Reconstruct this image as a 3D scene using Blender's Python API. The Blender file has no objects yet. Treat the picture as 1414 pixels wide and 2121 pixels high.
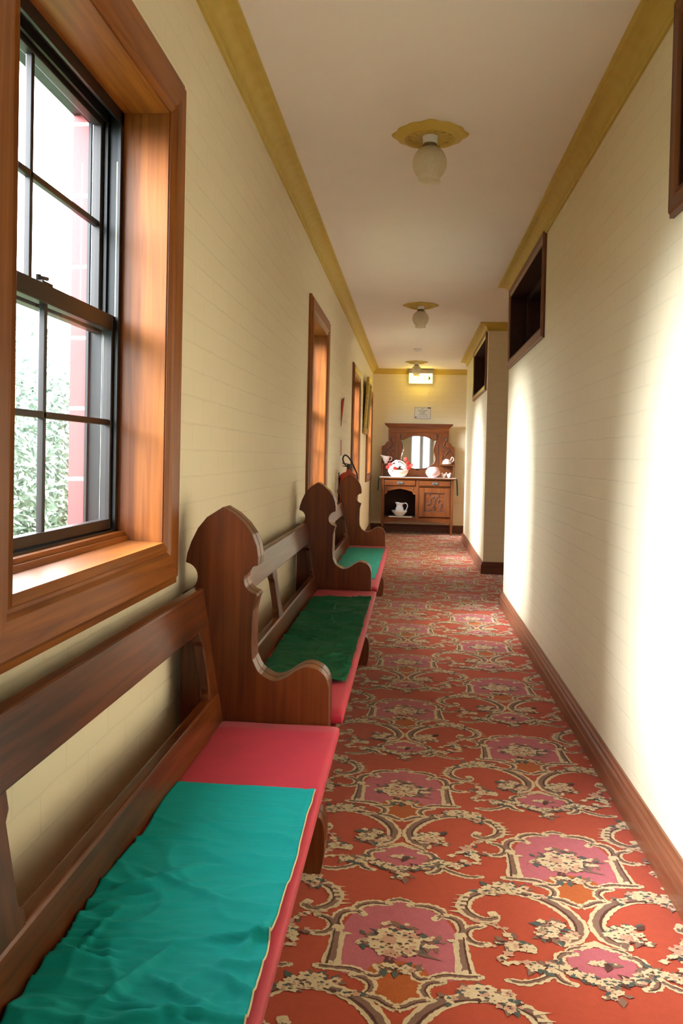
import bpy, bmesh, math, random
from math import pi, sin, cos, radians
from mathutils import Vector, Matrix, noise

# ------------------------------------------------------------------ scene setup
S = bpy.context.scene
C = S.collection
R = random.Random(7)

cam_d = bpy.data.cameras.new('camera')
cam_d.sensor_fit = 'AUTO'; cam_d.sensor_width = 36.0
cam_d.lens = 1712.0 / 2121.0 * 36.0
cam_d.shift_x = 0.0; cam_d.shift_y = -0.03764337
cam_d.clip_start = 0.01; cam_d.clip_end = 200
cam = bpy.data.objects.new('camera', cam_d); C.objects.link(cam)
YAW, PITCH, ROLL = radians(4.91509), radians(1.2), radians(1.243016)
cam.matrix_world = Matrix.Translation((0, 0, 1.28)) @ Matrix.Rotation(YAW, 4, 'Z') @ Matrix.Rotation(pi/2 - PITCH, 4, 'X') @ Matrix.Rotation(ROLL, 4, 'Z')
S.camera = cam

EXPOSURE = 4.55
SKY = 0.78
SUN = 1.85
SKY_TINT = (0.93, 0.97, 1.0)
vs = S.view_settings
vs.view_transform = 'Standard'; vs.look = 'None'; vs.gamma = 1.0; vs.use_curve_mapping = False
vs.exposure = EXPOSURE

world = bpy.data.worlds.new('overcast_sky'); S.world = world
world.use_nodes = True
wn = world.node_tree.nodes; wl = world.node_tree.links
wn.clear()
wo = wn.new('ShaderNodeOutputWorld'); wb = wn.new('ShaderNodeBackground')
tc = wn.new('ShaderNodeTexCoord'); sp = wn.new('ShaderNodeSeparateXYZ'); cr = wn.new('ShaderNodeValToRGB')
wl.new(tc.outputs['Generated'], sp.inputs[0]); wl.new(sp.outputs['Z'], cr.inputs[0])
cr.color_ramp.elements[0].position = 0.0; cr.color_ramp.elements[0].color = (0.80, 0.88, 0.95, 1)
cr.color_ramp.elements[1].position = 0.6; cr.color_ramp.elements[1].color = (*SKY_TINT, 1)
wl.new(cr.outputs[0], wb.inputs[0]); wb.inputs[1].default_value = SKY
wl.new(wb.outputs[0], wo.inputs[0])

# veiled sun behind thin cloud: a very wide soft source, up and slightly behind the camera's left
sd = bpy.data.lights.new('veiled_sun', 'SUN'); sd.energy = SUN; sd.angle = radians(42); sd.color = (0.88, 0.94, 1.0)
so_ = bpy.data.objects.new('veiled_sun', sd); C.objects.link(so_)
so_.rotation_euler = Vector((1.0, 0.30, -0.46)).to_track_quat('-Z', 'Y').to_euler()

# window positions (opening, inner edges) along the left wall: y0, y1
WINS = [(1.40, 2.29), (5.63, 6.55), (9.60, 10.60), (12.62, 13.72), (-2.90, -1.98)]
WZ0, WZ1 = 1.02, 2.235
XL, XR = -0.715, 0.806          # wall faces
YB, YE = -5.0, 14.25            # corridor ends
ZC = 2.79
XO = -0.975                     # outer face of left wall
XF = 2.30                       # far side of the passages
Y1E, YP, YPE = 7.25, 9.32, 12.95   # right wall end, pier face, pier end

for i, (a, b) in enumerate(WINS):    # sky portals in the window openings (sampling aid, they give no light of their own)
    ld = bpy.data.lights.new('window_daylight', 'AREA'); ld.shape = 'RECTANGLE'
    ld.size = b - a; ld.size_y = WZ1 - WZ0
    try: ld.cycles.is_portal = True
    except Exception: pass
    lo = bpy.data.objects.new('window_daylight', ld); C.objects.link(lo)
    lo.location = (XO - 0.01, (a + b)/2, (WZ0 + WZ1)/2)
    lo.rotation_euler = (0, -pi/2, 0)

# ------------------------------------------------------------------ materials
def new_mat(name):
    m = bpy.data.materials.new(name); m.use_nodes = True
    nt = m.node_tree; b = nt.nodes['Principled BSDF']
    return m, nt, b

def plain(name, col, rough=0.5, metal=0.0, var=0.06, scale=30, coat=0.0, bump=0.0, emis=None, es=0, sheen=0.0, spec=None):
    m, nt, b = new_mat(name)
    n = nt.nodes.new('ShaderNodeTexNoise'); n.inputs['Scale'].default_value = scale; n.inputs['Detail'].default_value = 4
    t = nt.nodes.new('ShaderNodeTexCoord'); nt.links.new(t.outputs['Object'], n.inputs['Vector'])
    r = nt.nodes.new('ShaderNodeValToRGB')
    r.color_ramp.elements[0].position = .3; r.color_ramp.elements[1].position = .7
    r.color_ramp.elements[0].color = (*[max(0, c*(1-var)) for c in col], 1)
    r.color_ramp.elements[1].color = (*[min(1, c*(1+var)) for c in col], 1)
    nt.links.new(n.outputs['Fac'], r.inputs[0]); nt.links.new(r.outputs[0], b.inputs['Base Color'])
    b.inputs['Roughness'].default_value = rough; b.inputs['Metallic'].default_value = metal
    b.inputs['Coat Weight'].default_value = coat; b.inputs['Coat Roughness'].default_value = .15
    b.inputs['Sheen Weight'].default_value = sheen
    if spec is not None: b.inputs['Specular IOR Level'].default_value = spec
    if bump:
        bp = nt.nodes.new('ShaderNodeBump'); bp.inputs['Distance'].default_value = bump; bp.inputs['Strength'].default_value = .6
        nt.links.new(n.outputs['Fac'], bp.inputs['Height']); nt.links.new(bp.outputs[0], b.inputs['Normal'])
    if emis:
        b.inputs['Emission Color'].default_value = (*emis, 1); b.inputs['Emission Strength'].default_value = es
    return m

def wood(name, c1, c2, axis, rough=0.35, coat=0.3, scale=1.0, blotch=0.35):
    """varnished timber, grain along axis (0,1,2)"""
    m, nt, b = new_mat(name)
    L = nt.links.new
    t = nt.nodes.new('ShaderNodeTexCoord'); mp = nt.nodes.new('ShaderNodeMapping')
    s = [38*scale, 38*scale, 38*scale]; s[axis] = 1.6*scale
    mp.inputs['Scale'].default_value = s
    L(t.outputs['Object'], mp.inputs[0])
    n = nt.nodes.new('ShaderNodeTexNoise'); n.inputs['Scale'].default_value = 1.5; n.inputs['Detail'].default_value = 6; n.inputs['Distortion'].default_value = .6
    L(mp.outputs[0], n.inputs['Vector'])
    mp2 = nt.nodes.new('ShaderNodeMapping'); s2 = [5*scale]*3; s2[axis] = 1.2*scale; mp2.inputs['Scale'].default_value = s2
    L(t.outputs['Object'], mp2.inputs[0])
    n2 = nt.nodes.new('ShaderNodeTexNoise'); n2.inputs['Scale'].default_value = 1.0; n2.inputs['Detail'].default_value = 3
    L(mp2.outputs[0], n2.inputs['Vector'])
    ad = nt.nodes.new('ShaderNodeMixRGB'); ad.inputs[0].default_value = blotch
    L(n.outputs['Fac'], ad.inputs[1]); L(n2.outputs['Fac'], ad.inputs[2])
    r = nt.nodes.new('ShaderNodeValToRGB'); r.color_ramp.elements[0].position = .36; r.color_ramp.elements[1].position = .66
    r.color_ramp.elements[0].color = (*c1, 1); r.color_ramp.elements[1].color = (*c2, 1)
    L(ad.outputs[0], r.inputs[0]); L(r.outputs[0], b.inputs['Base Color'])
    b.inputs['Roughness'].default_value = rough
    b.inputs['Coat Weight'].default_value = coat; b.inputs['Coat Roughness'].default_value = .22
    b.inputs['Specular IOR Level'].default_value = .35
    bp = nt.nodes.new('ShaderNodeBump'); bp.inputs['Distance'].default_value = .0006; bp.inputs['Strength'].default_value = .35
    L(n.outputs['Fac'], bp.inputs['Height']); L(bp.outputs[0], b.inputs['Normal'])
    return m

def brick_paint(name, horiz, col, col2, dist=.0035, bw=.24, rh=.086, mortar=.005, mcol=None, rough=.62):
    """painted brickwork. horiz = 0 for walls along X, 1 for walls along Y"""
    m, nt, b = new_mat(name); L = nt.links.new
    t = nt.nodes.new('ShaderNodeTexCoord'); sx = nt.nodes.new('ShaderNodeSeparateXYZ'); cx = nt.nodes.new('ShaderNodeCombineXYZ')
    L(t.outputs['Object'], sx.inputs[0]); L(sx.outputs[horiz], cx.inputs[0]); L(sx.outputs[2], cx.inputs[1])
    # wobble the joints a little
    nz = nt.nodes.new('ShaderNodeTexNoise'); nz.inputs['Scale'].default_value = 9; nz.inputs['Detail'].default_value = 3
    L(t.outputs['Object'], nz.inputs['Vector'])
    sb = nt.nodes.new('ShaderNodeVectorMath'); sb.operation = 'SUBTRACT'; sb.inputs[1].default_value = (.5, .5, .5)
    sc = nt.nodes.new('ShaderNodeVectorMath'); sc.operation = 'SCALE'; sc.inputs['Scale'].default_value = .012
    av = nt.nodes.new('ShaderNodeVectorMath'); av.operation = 'ADD'
    L(nz.outputs['Color'], sb.inputs[0]); L(sb.outputs[0], sc.inputs[0]); L(cx.outputs[0], av.inputs[0]); L(sc.outputs[0], av.inputs[1])
    br = nt.nodes.new('ShaderNodeTexBrick')
    br.inputs['Scale'].default_value = 1; br.inputs['Brick Width'].default_value = bw; br.inputs['Row Height'].default_value = rh
    br.inputs['Mortar Size'].default_value = mortar; br.inputs['Mortar Smooth'].default_value = .8; br.inputs['Bias'].default_value = 0
    L(av.outputs[0], br.inputs['Vector'])
    br.inputs['Color1'].default_value = (*col, 1); br.inputs['Color2'].default_value = (*col2, 1)
    mc = mcol or tuple(c*.93 for c in col)
    br.inputs['Mortar'].default_value = (*mc, 1)
    L(br.outputs['Color'], b.inputs['Base Color'])
    # broken joints: patches where the paint fills them
    n2 = nt.nodes.new('ShaderNodeTexNoise'); n2.inputs['Scale'].default_value = 2.3; n2.inputs['Detail'].default_value = 5
    L(t.outputs['Object'], n2.inputs['Vector'])
    r2 = nt.nodes.new('ShaderNodeValToRGB'); r2.color_ramp.elements[0].position = .38; r2.color_ramp.elements[1].position = .62
    L(n2.outputs['Fac'], r2.inputs[0])
    mu = nt.nodes.new('ShaderNodeMath'); mu.operation = 'MULTIPLY'; L(br.outputs['Fac'], mu.inputs[0]); L(r2.outputs[0], mu.inputs[1])
    n3 = nt.nodes.new('ShaderNodeTexNoise'); n3.inputs['Scale'].default_value = 55; n3.inputs['Detail'].default_value = 4
    L(t.outputs['Object'], n3.inputs['Vector'])
    mm = nt.nodes.new('ShaderNodeMath'); mm.operation = 'MULTIPLY_ADD'; mm.inputs[1].default_value = -1.0
    L(mu.outputs[0], mm.inputs[0]); ms = nt.nodes.new('ShaderNodeMath'); ms.operation = 'MULTIPLY'; ms.inputs[1].default_value = .22
    L(n3.outputs['Fac'], ms.inputs[0]); L(ms.outputs[0], mm.inputs[2])
    bp = nt.nodes.new('ShaderNodeBump'); bp.inputs['Distance'].default_value = dist; bp.inputs['Strength'].default_value = .27
    L(mm.outputs[0], bp.inputs['Height']); L(bp.outputs[0], b.inputs['Normal'])
    b.inputs['Roughness'].default_value = rough
    return m

CREAM = (.84, .722, .505); CREAM2 = (.83, .712, .495)
M = {}
M['wallY'] = brick_paint('painted_brick_long', 1, CREAM, CREAM2)
M['wallX'] = brick_paint('painted_brick_cross', 0, CREAM, CREAM2)
M['red_brick'] = brick_paint('red_painted_brick', 0, (.25, .045, .045), (.21, .038, .038), dist=.006, bw=.5, rh=.20, mortar=.007, mcol=(.55, .47, .38))
M['ceiling'] = plain('ceiling_paint', (.88, .81, .76), rough=.75, var=.015, scale=3)
M['hidden'] = plain('render_coat', (.45, .42, .36), rough=.9)

def cornice_mat():
    m, nt, b = new_mat('ochre_plaster'); L = nt.links.new
    t = nt.nodes.new('ShaderNodeTexCoord')
    mp = nt.nodes.new('ShaderNodeMapping'); mp.inputs['Scale'].default_value = (26, 13, 26); L(t.outputs['Object'], mp.inputs[0])
    v = nt.nodes.new('ShaderNodeTexVoronoi'); v.inputs['Scale'].default_value = 1.0; v.feature = 'SMOOTH_F1'; L(mp.outputs[0], v.inputs['Vector'])
    w = nt.nodes.new('ShaderNodeTexWave'); w.wave_type = 'RINGS'; w.inputs['Scale'].default_value = 3.5; w.inputs['Distortion'].default_value = 5; w.inputs['Detail'].default_value = 2
    L(t.outputs['Object'], w.inputs['Vector'])
    mx = nt.nodes.new('ShaderNodeMixRGB'); mx.inputs[0].default_value = .3; L(v.outputs['Distance'], mx.inputs[1]); L(w.outputs['Fac'], mx.inputs[2])
    bp = nt.nodes.new('ShaderNodeBump'); bp.inputs['Distance'].default_value = .008; bp.inputs['Strength'].default_value = .5
    L(mx.outputs[0], bp.inputs['Height']); L(bp.outputs[0], b.inputs['Normal'])
    r = nt.nodes.new('ShaderNodeValToRGB'); r.color_ramp.elements[0].color = (.56, .39, .065, 1); r.color_ramp.elements[1].color = (.63, .46, .10, 1)
    L(mx.outputs[0], r.inputs[0]); L(r.outputs[0], b.inputs['Base Color'])
    b.inputs['Roughness'].default_value = .6
    return m
M['cove'] = cornice_mat()
M['ochre'] = plain('ochre_paint', (.62, .44, .08), rough=.6, var=.04)

CW1, CW2 = (.16, .040, .006), (.34, .104, .013)
for ax in (0, 1, 2):
    M['case%d' % ax] = wood('casing_timber_%d' % ax, CW1, CW2, ax, rough=.42, coat=.12)
    M['pew%d' % ax] = wood('pew_timber_%d' % ax, (.036, .008, .003), (.205, .048, .008), ax, rough=.30, coat=.12, blotch=.6)
    M['side%d' % ax] = wood('sideboard_timber_%d' % ax, (.10, .024, .005), (.22, .060, .010), ax, rough=.4, coat=.15)
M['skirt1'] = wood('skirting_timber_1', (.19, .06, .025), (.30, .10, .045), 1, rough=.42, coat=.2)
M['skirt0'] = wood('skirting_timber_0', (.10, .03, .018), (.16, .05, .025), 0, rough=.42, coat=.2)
M['carved'] = plain('dark_carving', (.075, .028, .018), rough=.5, scale=60, var=.3)
M['darkwood'] = plain('dark_timber', (.035, .011, .006), rough=.55, var=.2, spec=.2)
M['black'] = plain('black_window_metal', (.004, .004, .005), rough=.4, var=.1)
M['brownsash'] = plain('brown_window_metal', (.013, .008, .007), rough=.4, var=.1)
M['beige'] = plain('beige_track', (.62, .53, .36), rough=.5)
M['nickel'] = plain('worn_nickel', (.16, .17, .18), rough=.4, metal=.7)
M['brass'] = plain('aged_brass', (.28, .2, .1), rough=.4, metal=.8)
M['red_fabric'] = plain('red_fabric', (.58, .014, .050), rough=.6, var=.08, scale=12, sheen=.1)
M['porcelain'] = plain('porcelain', (.80, .82, .86), rough=.15, var=.02, coat=.5)
M['pink_china'] = plain('pink_china', (.83, .50, .48), rough=.2, var=.03, coat=.5)
M['pale_pink'] = plain('pale_pink_china', (.86, .70, .66), rough=.2, var=.03, coat=.5)
M['white'] = plain('white_paint', (.82, .82, .80), rough=.5, var=.02)
M['lace'] = plain('lace_cloth', (.80, .78, .72), rough=.8, var=.06, scale=90, bump=.002)
M['green_satin'] = plain('dark_green_cloth', (.006, .10, .075), rough=.45, var=.15)
M['red_petal'] = plain('red_petal', (.72, .03, .02), rough=.5, var=.15)
M['white_petal'] = plain('white_petal', (.88, .86, .88), rough=.5, var=.03)
M['purple'] = plain('purple_petal', (.09, .05, .16), rough=.5)
M['basket'] = plain('cream_wicker', (.84, .66, .50), rough=.6, var=.12, scale=70, bump=.004)
M['ext_red'] = plain('extinguisher_red', (.52, .028, .012), rough=.28, coat=.6, var=.03)
M['rubber'] = plain('black_rubber', (.012, .012, .016), rough=.45)
M['gold'] = plain('old_gilding', (.46, .31, .07), rough=.35, metal=.6, var=.25, scale=40, bump=.003)
M['canvas'] = plain('dark_painting', (.12, .09, .05), rough=.5, var=.6, scale=9)
M['mirror'] = plain('mirror_silver', (.9, .9, .9), rough=.02, metal=1.0, var=0.0)
M['paper'] = plain('notice_paper', (.74, .72, .76), rough=.6, var=.01)
M['ink'] = plain('black_ink', (.03, .02, .025), rough=.7)
M['sign_grey'] = plain('grey_metal', (.34, .32, .31), rough=.45)
M['led'] = plain('red_lamp', (.6, .02, .01), rough=.4, emis=(1, .08, .03), es=.05)
M['exit_face'] = plain('lit_sign_face', (.9, .85, .6), rough=.4, emis=(1.0, .72, .085), es=.5)
M['exit_green'] = plain('sign_green', (.01, .10, .01), rough=.5, emis=(.1, .5, .02), es=.002)
M['exit_letter'] = plain('lit_sign_letters', (.5, .7, .4), rough=.5, emis=(.75, .95, .45), es=.045)
M['sign_red'] = plain('sign_red', (.5, .06, .04), rough=.5)
M['sign_tan'] = plain('sign_tan', (.55, .26, .16), rough=.5)
M['leaf'] = plain('hedge_leaf', (.20, .27, .24), rough=.35, var=.55, scale=8)
M['grass'] = plain('lawn', (.16, .24, .08), rough=.9, var=.3, scale=5)

def cloth_mat(name, c, dark):
    m, nt, b = new_mat(name); L = nt.links.new
    t = nt.nodes.new('ShaderNodeTexCoord')
    mp = nt.nodes.new('ShaderNodeMapping'); mp.inputs['Scale'].default_value = (3, 25, 3); L(t.outputs['Object'], mp.inputs[0])
    n = nt.nodes.new('ShaderNodeTexNoise'); n.inputs['Scale'].default_value = 4; n.inputs['Detail'].default_value = 5; L(mp.outputs[0], n.inputs['Vector'])
    n2 = nt.nodes.new('ShaderNodeTexNoise'); n2.inputs['Scale'].default_value = 700; L(t.outputs['Object'], n2.inputs['Vector'])
    mx = nt.nodes.new('ShaderNodeMixRGB'); mx.inputs[0].default_value = .4; L(n.outputs['Fac'], mx.inputs[1]); L(n2.outputs['Fac'], mx.inputs[2])
    r = nt.nodes.new('ShaderNodeValToRGB'); r.color_ramp.elements[0].position = .3; r.color_ramp.elements[1].position = .7
    r.color_ramp.elements[0].color = (*dark, 1); r.color_ramp.elements[1].color = (*c, 1)
    L(mx.outputs[0], r.inputs[0]); L(r.outputs[0], b.inputs['Base Color'])
    bp = nt.nodes.new('ShaderNodeBump'); bp.inputs['Distance'].default_value = .001; bp.inputs['Strength'].default_value = .3
    L(n.outputs['Fac'], bp.inputs['Height']); L(bp.outputs[0], b.inputs['Normal'])
    b.inputs['Roughness'].default_value = .75; b.inputs['Specular IOR Level'].default_value = .25
    return m
M['teal'] = cloth_mat('teal_green_cotton', (.002, .43, .42), (.002, .34, .33))
M['green'] = cloth_mat('bottle_green_cotton', (.012, .125, .055), (.009, .095, .042))
M['teal2'] = cloth_mat('pale_teal_cotton', (.03, .33, .23), (.02, .25, .18))
M['hem'] = plain('cream_hem', (.75, .62, .35), rough=.7)

def glass_mat(name='clear_glass', tint=(.95, .98, .98, 1)):
    m = bpy.data.materials.new(name); m.use_nodes = True; nt = m.node_tree; nt.nodes.clear(); L = nt.links.new
    o = nt.nodes.new('ShaderNodeOutputMaterial'); mx = nt.nodes.new('ShaderNodeMixShader')
    tr = nt.nodes.new('ShaderNodeBsdfTransparent'); gl = nt.nodes.new('ShaderNodeBsdfGlossy'); gl.inputs['Roughness'].default_value = .02
    tr.inputs[0].default_value = tint
    fr = nt.nodes.new('ShaderNodeFresnel'); fr.inputs[0].default_value = 1.45
    L(fr.outputs[0], mx.inputs[0]); L(tr.outputs[0], mx.inputs[1]); L(gl.outputs[0], mx.inputs[2]); L(mx.outputs[0], o.inputs[0])
    return m
M['glass'] = glass_mat()
M['grey_glass'] = glass_mat('tinted_door_glass', (.24, .25, .25, 1))
def shade_mat():
    m = bpy.data.materials.new('frosted_glass_shade'); m.use_nodes = True; nt = m.node_tree; nt.nodes.clear(); L = nt.links.new
    o = nt.nodes.new('ShaderNodeOutputMaterial')
    tr = nt.nodes.new('ShaderNodeBsdfTransparent'); tr.inputs[0].default_value = (.93, .87, .70, 1)
    tl = nt.nodes.new('ShaderNodeBsdfTranslucent'); tl.inputs[0].default_value = (.92, .87, .70, 1)
    df = nt.nodes.new('ShaderNodeBsdfDiffuse'); df.inputs[0].default_value = (.88, .83, .68, 1)
    gl = nt.nodes.new('ShaderNodeBsdfGlossy'); gl.inputs['Roughness'].default_value = .12
    t = nt.nodes.new('ShaderNodeTexCoord'); v = nt.nodes.new('ShaderNodeTexVoronoi'); v.inputs['Scale'].default_value = 120
    L(t.outputs['Object'], v.inputs['Vector'])
    a = nt.nodes.new('ShaderNodeMixShader'); a.inputs[0].default_value = .45; L(tl.outputs[0], a.inputs[1]); L(df.outputs[0], a.inputs[2])
    r = nt.nodes.new('ShaderNodeValToRGB'); r.color_ramp.elements[0].color = (.14, .14, .14, 1); r.color_ramp.elements[1].color = (.26, .26, .26, 1); L(v.outputs['Distance'], r.inputs[0])
    b = nt.nodes.new('ShaderNodeMixShader'); L(r.outputs[0], b.inputs[0]); L(a.outputs[0], b.inputs[1]); L(tr.outputs[0], b.inputs[2])
    c = nt.nodes.new('ShaderNodeMixShader'); c.inputs[0].default_value = .06; L(b.outputs[0], c.inputs[1]); L(gl.outputs[0], c.inputs[2])
    L(c.outputs[0], o.inputs[0])
    return m
M['shade'] = shade_mat()

def pile(name, col, var=.16):
    m, nt, b = new_mat(name); L = nt.links.new
    t = nt.nodes.new('ShaderNodeTexCoord')
    n = nt.nodes.new('ShaderNodeTexNoise'); n.inputs['Scale'].default_value = 330; n.inputs['Detail'].default_value = 2; L(t.outputs['Object'], n.inputs['Vector'])
    n2 = nt.nodes.new('ShaderNodeTexNoise'); n2.inputs['Scale'].default_value = 45; n2.inputs['Detail'].default_value = 3; L(t.outputs['Object'], n2.inputs['Vector'])
    mx = nt.nodes.new('ShaderNodeMixRGB'); mx.inputs[0].default_value = .3; L(n.outputs['Fac'], mx.inputs[1]); L(n2.outputs['Fac'], mx.inputs[2])
    r = nt.nodes.new('ShaderNodeValToRGB'); r.color_ramp.elements[0].position = .32; r.color_ramp.elements[1].position = .68
    r.color_ramp.elements[0].color = (*[c*(1-var) for c in col], 1); r.color_ramp.elements[1].color = (*[min(1, c*(1+var)) for c in col], 1)
    L(mx.outputs[0], r.inputs[0]); L(r.outputs[0], b.inputs['Base Color'])
    b.inputs['Roughness'].default_value = .95; b.inputs['Specular IOR Level'].default_value = .1
    b.inputs['Sheen Weight'].default_value = .15
    return m
CP = [pile('carpet_red', (.46, .068, .030)), pile('carpet_pink', (.50, .125, .15)), pile('carpet_orange', (.46, .105, .02)),
      pile('carpet_cream', (.70, .525, .32)), pile('carpet_taupe', (.24, .125, .085)), pile('carpet_brown', (.105, .035, .022)),
      pile('carpet_teal', (.085, .10, .085)), pile('carpet_blush', (.60, .33, .22))]
RED, PINK, ORANGE, CRM, TAUPE, BROWN, TEAL, BLUSH = range(8)

# ------------------------------------------------------------------ mesh helpers
class MB:
    def __init__(s): s.v = []; s.f = []; s.m = []
    def add(s, vs, fs, mi=0):
        o = len(s.v); s.v += [tuple(p) for p in vs]
        for f in fs: s.f.append(tuple(i+o for i in f)); s.m.append(mi)
    def box(s, a, b, mi=0):
        x0, y0, z0 = [min(a[i], b[i]) for i in range(3)]; x1, y1, z1 = [max(a[i], b[i]) for i in range(3)]
        s.add([(x0,y0,z0),(x1,y0,z0),(x1,y1,z0),(x0,y1,z0),(x0,y0,z1),(x1,y0,z1),(x1,y1,z1),(x0,y1,z1)],
              [(0,3,2,1),(4,5,6,7),(0,1,5,4),(1,2,6,5),(2,3,7,6),(3,0,4,7)], mi)
    def prism(s, pts, axis, a, b, mi=0):
        """closed 2D outline extruded along axis. 2D coords are the other two axes in order"""
        n = len(pts)
        def mk(p, t):
            l = [0, 0, 0]; o = [i for i in range(3) if i != axis]
            l[o[0]] = p[0]; l[o[1]] = p[1]; l[axis] = t; return tuple(l)
        vs = [mk(p, a) for p in pts] + [mk(p, b) for p in pts]
        fs = [tuple(range(n))[::-1], tuple(range(n, 2*n))] + [(i, (i+1) % n, n+(i+1) % n, n+i) for i in range(n)]
        s.add(vs, fs, mi)
    def lathe(s, prof, c=(0, 0, 0), n=32, mi=0, closed=False, sx=1, sy=1, fn=None):
        vs = []; fs = []; k = len(prof)
        for i in range(n):
            th = 2*pi*i/n
            for r, z in prof:
                rr = r*(fn(th) if fn else 1)
                vs.append((c[0]+rr*cos(th)*sx, c[1]+rr*sin(th)*sy, c[2]+z))
        for i in range(n):
            j = (i+1) % n
            for q in range(k-1): fs.append((i*k+q, j*k+q, j*k+q+1, i*k+q+1))
        s.add(vs, fs, mi)
    def tube(s, pts, r, n=10, mi=0, cap=True):
        pts = [Vector(p) for p in pts]; rs = r if isinstance(r, (list, tuple)) else [r]*len(pts)
        vs = []; fs = []; up = None
        for i, p in enumerate(pts):
            d = (pts[min(i+1, len(pts)-1)] - pts[max(i-1, 0)]).normalized()
            if up is None:
                up = Vector((0, 0, 1)) if abs(d.z) < .9 else Vector((1, 0, 0))
            a = d.cross(up).normalized(); b = a.cross(d).normalized(); up = b
            for k in range(n):
                t = 2*pi*k/n; q = p + (a*cos(t)+b*sin(t))*rs[i]; vs.append(tuple(q))
        for i in range(len(pts)-1):
            for k in range(n): fs.append((i*n+k, i*n+(k+1) % n, (i+1)*n+(k+1) % n, (i+1)*n+k))
        if cap: fs.append(tuple(range(n))[::-1]); fs.append(tuple(range((len(pts)-1)*n, len(pts)*n)))
        s.add(vs, fs, mi)
    def ball(s, c, r, n=12, mi=0):
        rr = r if isinstance(r, (list, tuple)) else (r, r, r)
        prof = [(max(1e-4, sin(pi*i/n)), -cos(pi*i/n)) for i in range(n+1)]
        vs = []; fs = []; k = n+1; m = n*2
        for i in range(m):
            t = 2*pi*i/m
            for a, z in prof: vs.append((c[0]+a*cos(t)*rr[0], c[1]+a*sin(t)*rr[1], c[2]+z*rr[2]))
        for i in range(m):
            j = (i+1) % m
            for q in range(n): fs.append((i*k+q, j*k+q, j*k+q+1, i*k+q+1))
        s.add(vs, fs, mi)
    def build(s, name, mat, parent=None, bevel=0, smooth=False, seg=2, sub=0, recalc=True, solid=0):
        me = bpy.data.meshes.new(name); me.from_pydata(s.v, [], s.f)
        mats = mat if isinstance(mat, (list, tuple)) else [mat]
        for m in mats: me.materials.append(m)
        for p, mi in zip(me.polygons, s.m): p.material_index = mi
        if recalc:
            bm = bmesh.new(); bm.from_mesh(me); bmesh.ops.recalc_face_normals(bm, faces=bm.faces); bm.to_mesh(me); bm.free()
        if smooth:
            for p in me.polygons: p.use_smooth = True
        me.update()
        o = bpy.data.objects.new(name, me); C.objects.link(o)
        if parent: o.parent = parent
        if solid:
            md = o.modifiers.new('solid', 'SOLIDIFY'); md.thickness = solid; md.offset = -1
        if bevel:
            md = o.modifiers.new('bevel', 'BEVEL'); md.width = bevel; md.segments = seg; md.limit_method = 'ANGLE'; md.angle_limit = radians(28)
            md.harden_normals = False
        if sub:
            md = o.modifiers.new('sub', 'SUBSURF'); md.levels = sub; md.render_levels = sub
        return o

def thing(name, label, cat, loc=(0, 0, 0), group=None, kind=None):
    o = bpy.data.objects.new(name, None); C.objects.link(o); o.location = loc; o.empty_display_size = .1
    if label: o['label'] = label
    if cat: o['category'] = cat
    if group: o['group'] = group
    if kind: o['kind'] = kind
    return o
def tag(o, label=None, cat=None, group=None, kind=None):
    if label: o['label'] = label
    if cat: o['category'] = cat
    if group: o['group'] = group
    if kind: o['kind'] = kind
    return o
def struct(o, label=None): o['kind'] = 'structure'; return tag(o, label)
def copy_tree(o, parent=None):
    c = o.copy(); C.objects.link(c)
    if parent: c.parent = parent
    for ch in list(o.children): copy_tree(ch, c)
    return c

def catmull(pts, k=6, closed=False):
    out = []; n = len(pts); rng = range(n) if closed else range(n-1)
    for i in rng:
        if closed: p0, p1, p2, p3 = pts[(i-1) % n], pts[i], pts[(i+1) % n], pts[(i+2) % n]
        else: p0, p1, p2, p3 = pts[max(i-1, 0)], pts[i], pts[i+1], pts[min(i+2, n-1)]
        for j in range(k):
            t = j/k
            out.append(tuple(.5*((2*b)+(-a+c)*t+(2*a-5*b+4*c-d)*t*t+(-a+3*b-3*c+d)*t**3) for a, b, c, d in zip(p0, p1, p2, p3)))
    if not closed: out.append(tuple(pts[-1]))
    return out

def arc(cx, cy, r, a0, a1, n):
    return [(cx+r*cos(radians(a0+(a1-a0)*i/n)), cy+r*sin(radians(a0+(a1-a0)*i/n))) for i in range(n+1)]

def sweep(mb, path, prof, side, mi=0):
    """profile (d, z) swept along 2D path; d is offset to side (+1 left, -1 right)"""
    n = len(path); rows = []
    for i, p in enumerate(path):
        def nrm(a, b):
            d = Vector((b[0]-a[0], b[1]-a[1])).normalized(); return Vector((-d.y, d.x))*side
        if i == 0: m = nrm(path[0], path[1])
        elif i == n-1: m = nrm(path[-2], path[-1])
        else:
            a = nrm(path[i-1], p); b = nrm(p, path[i+1]); m = (a+b)/(1+a.dot(b))
        rows.append([(p[0]+m.x*d, p[1]+m.y*d, z) for d, z in prof])
    k = len(prof); vs = [q for r in rows for q in r]
    fs = [(i*k+j, (i+1)*k+j, (i+1)*k+j+1, i*k+j+1) for i in range(n-1) for j in range(k-1)]
    fs += [tuple(range(k))[::-1], tuple(range((n-1)*k, n*k))]
    mb.add(vs, fs, mi)

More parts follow.
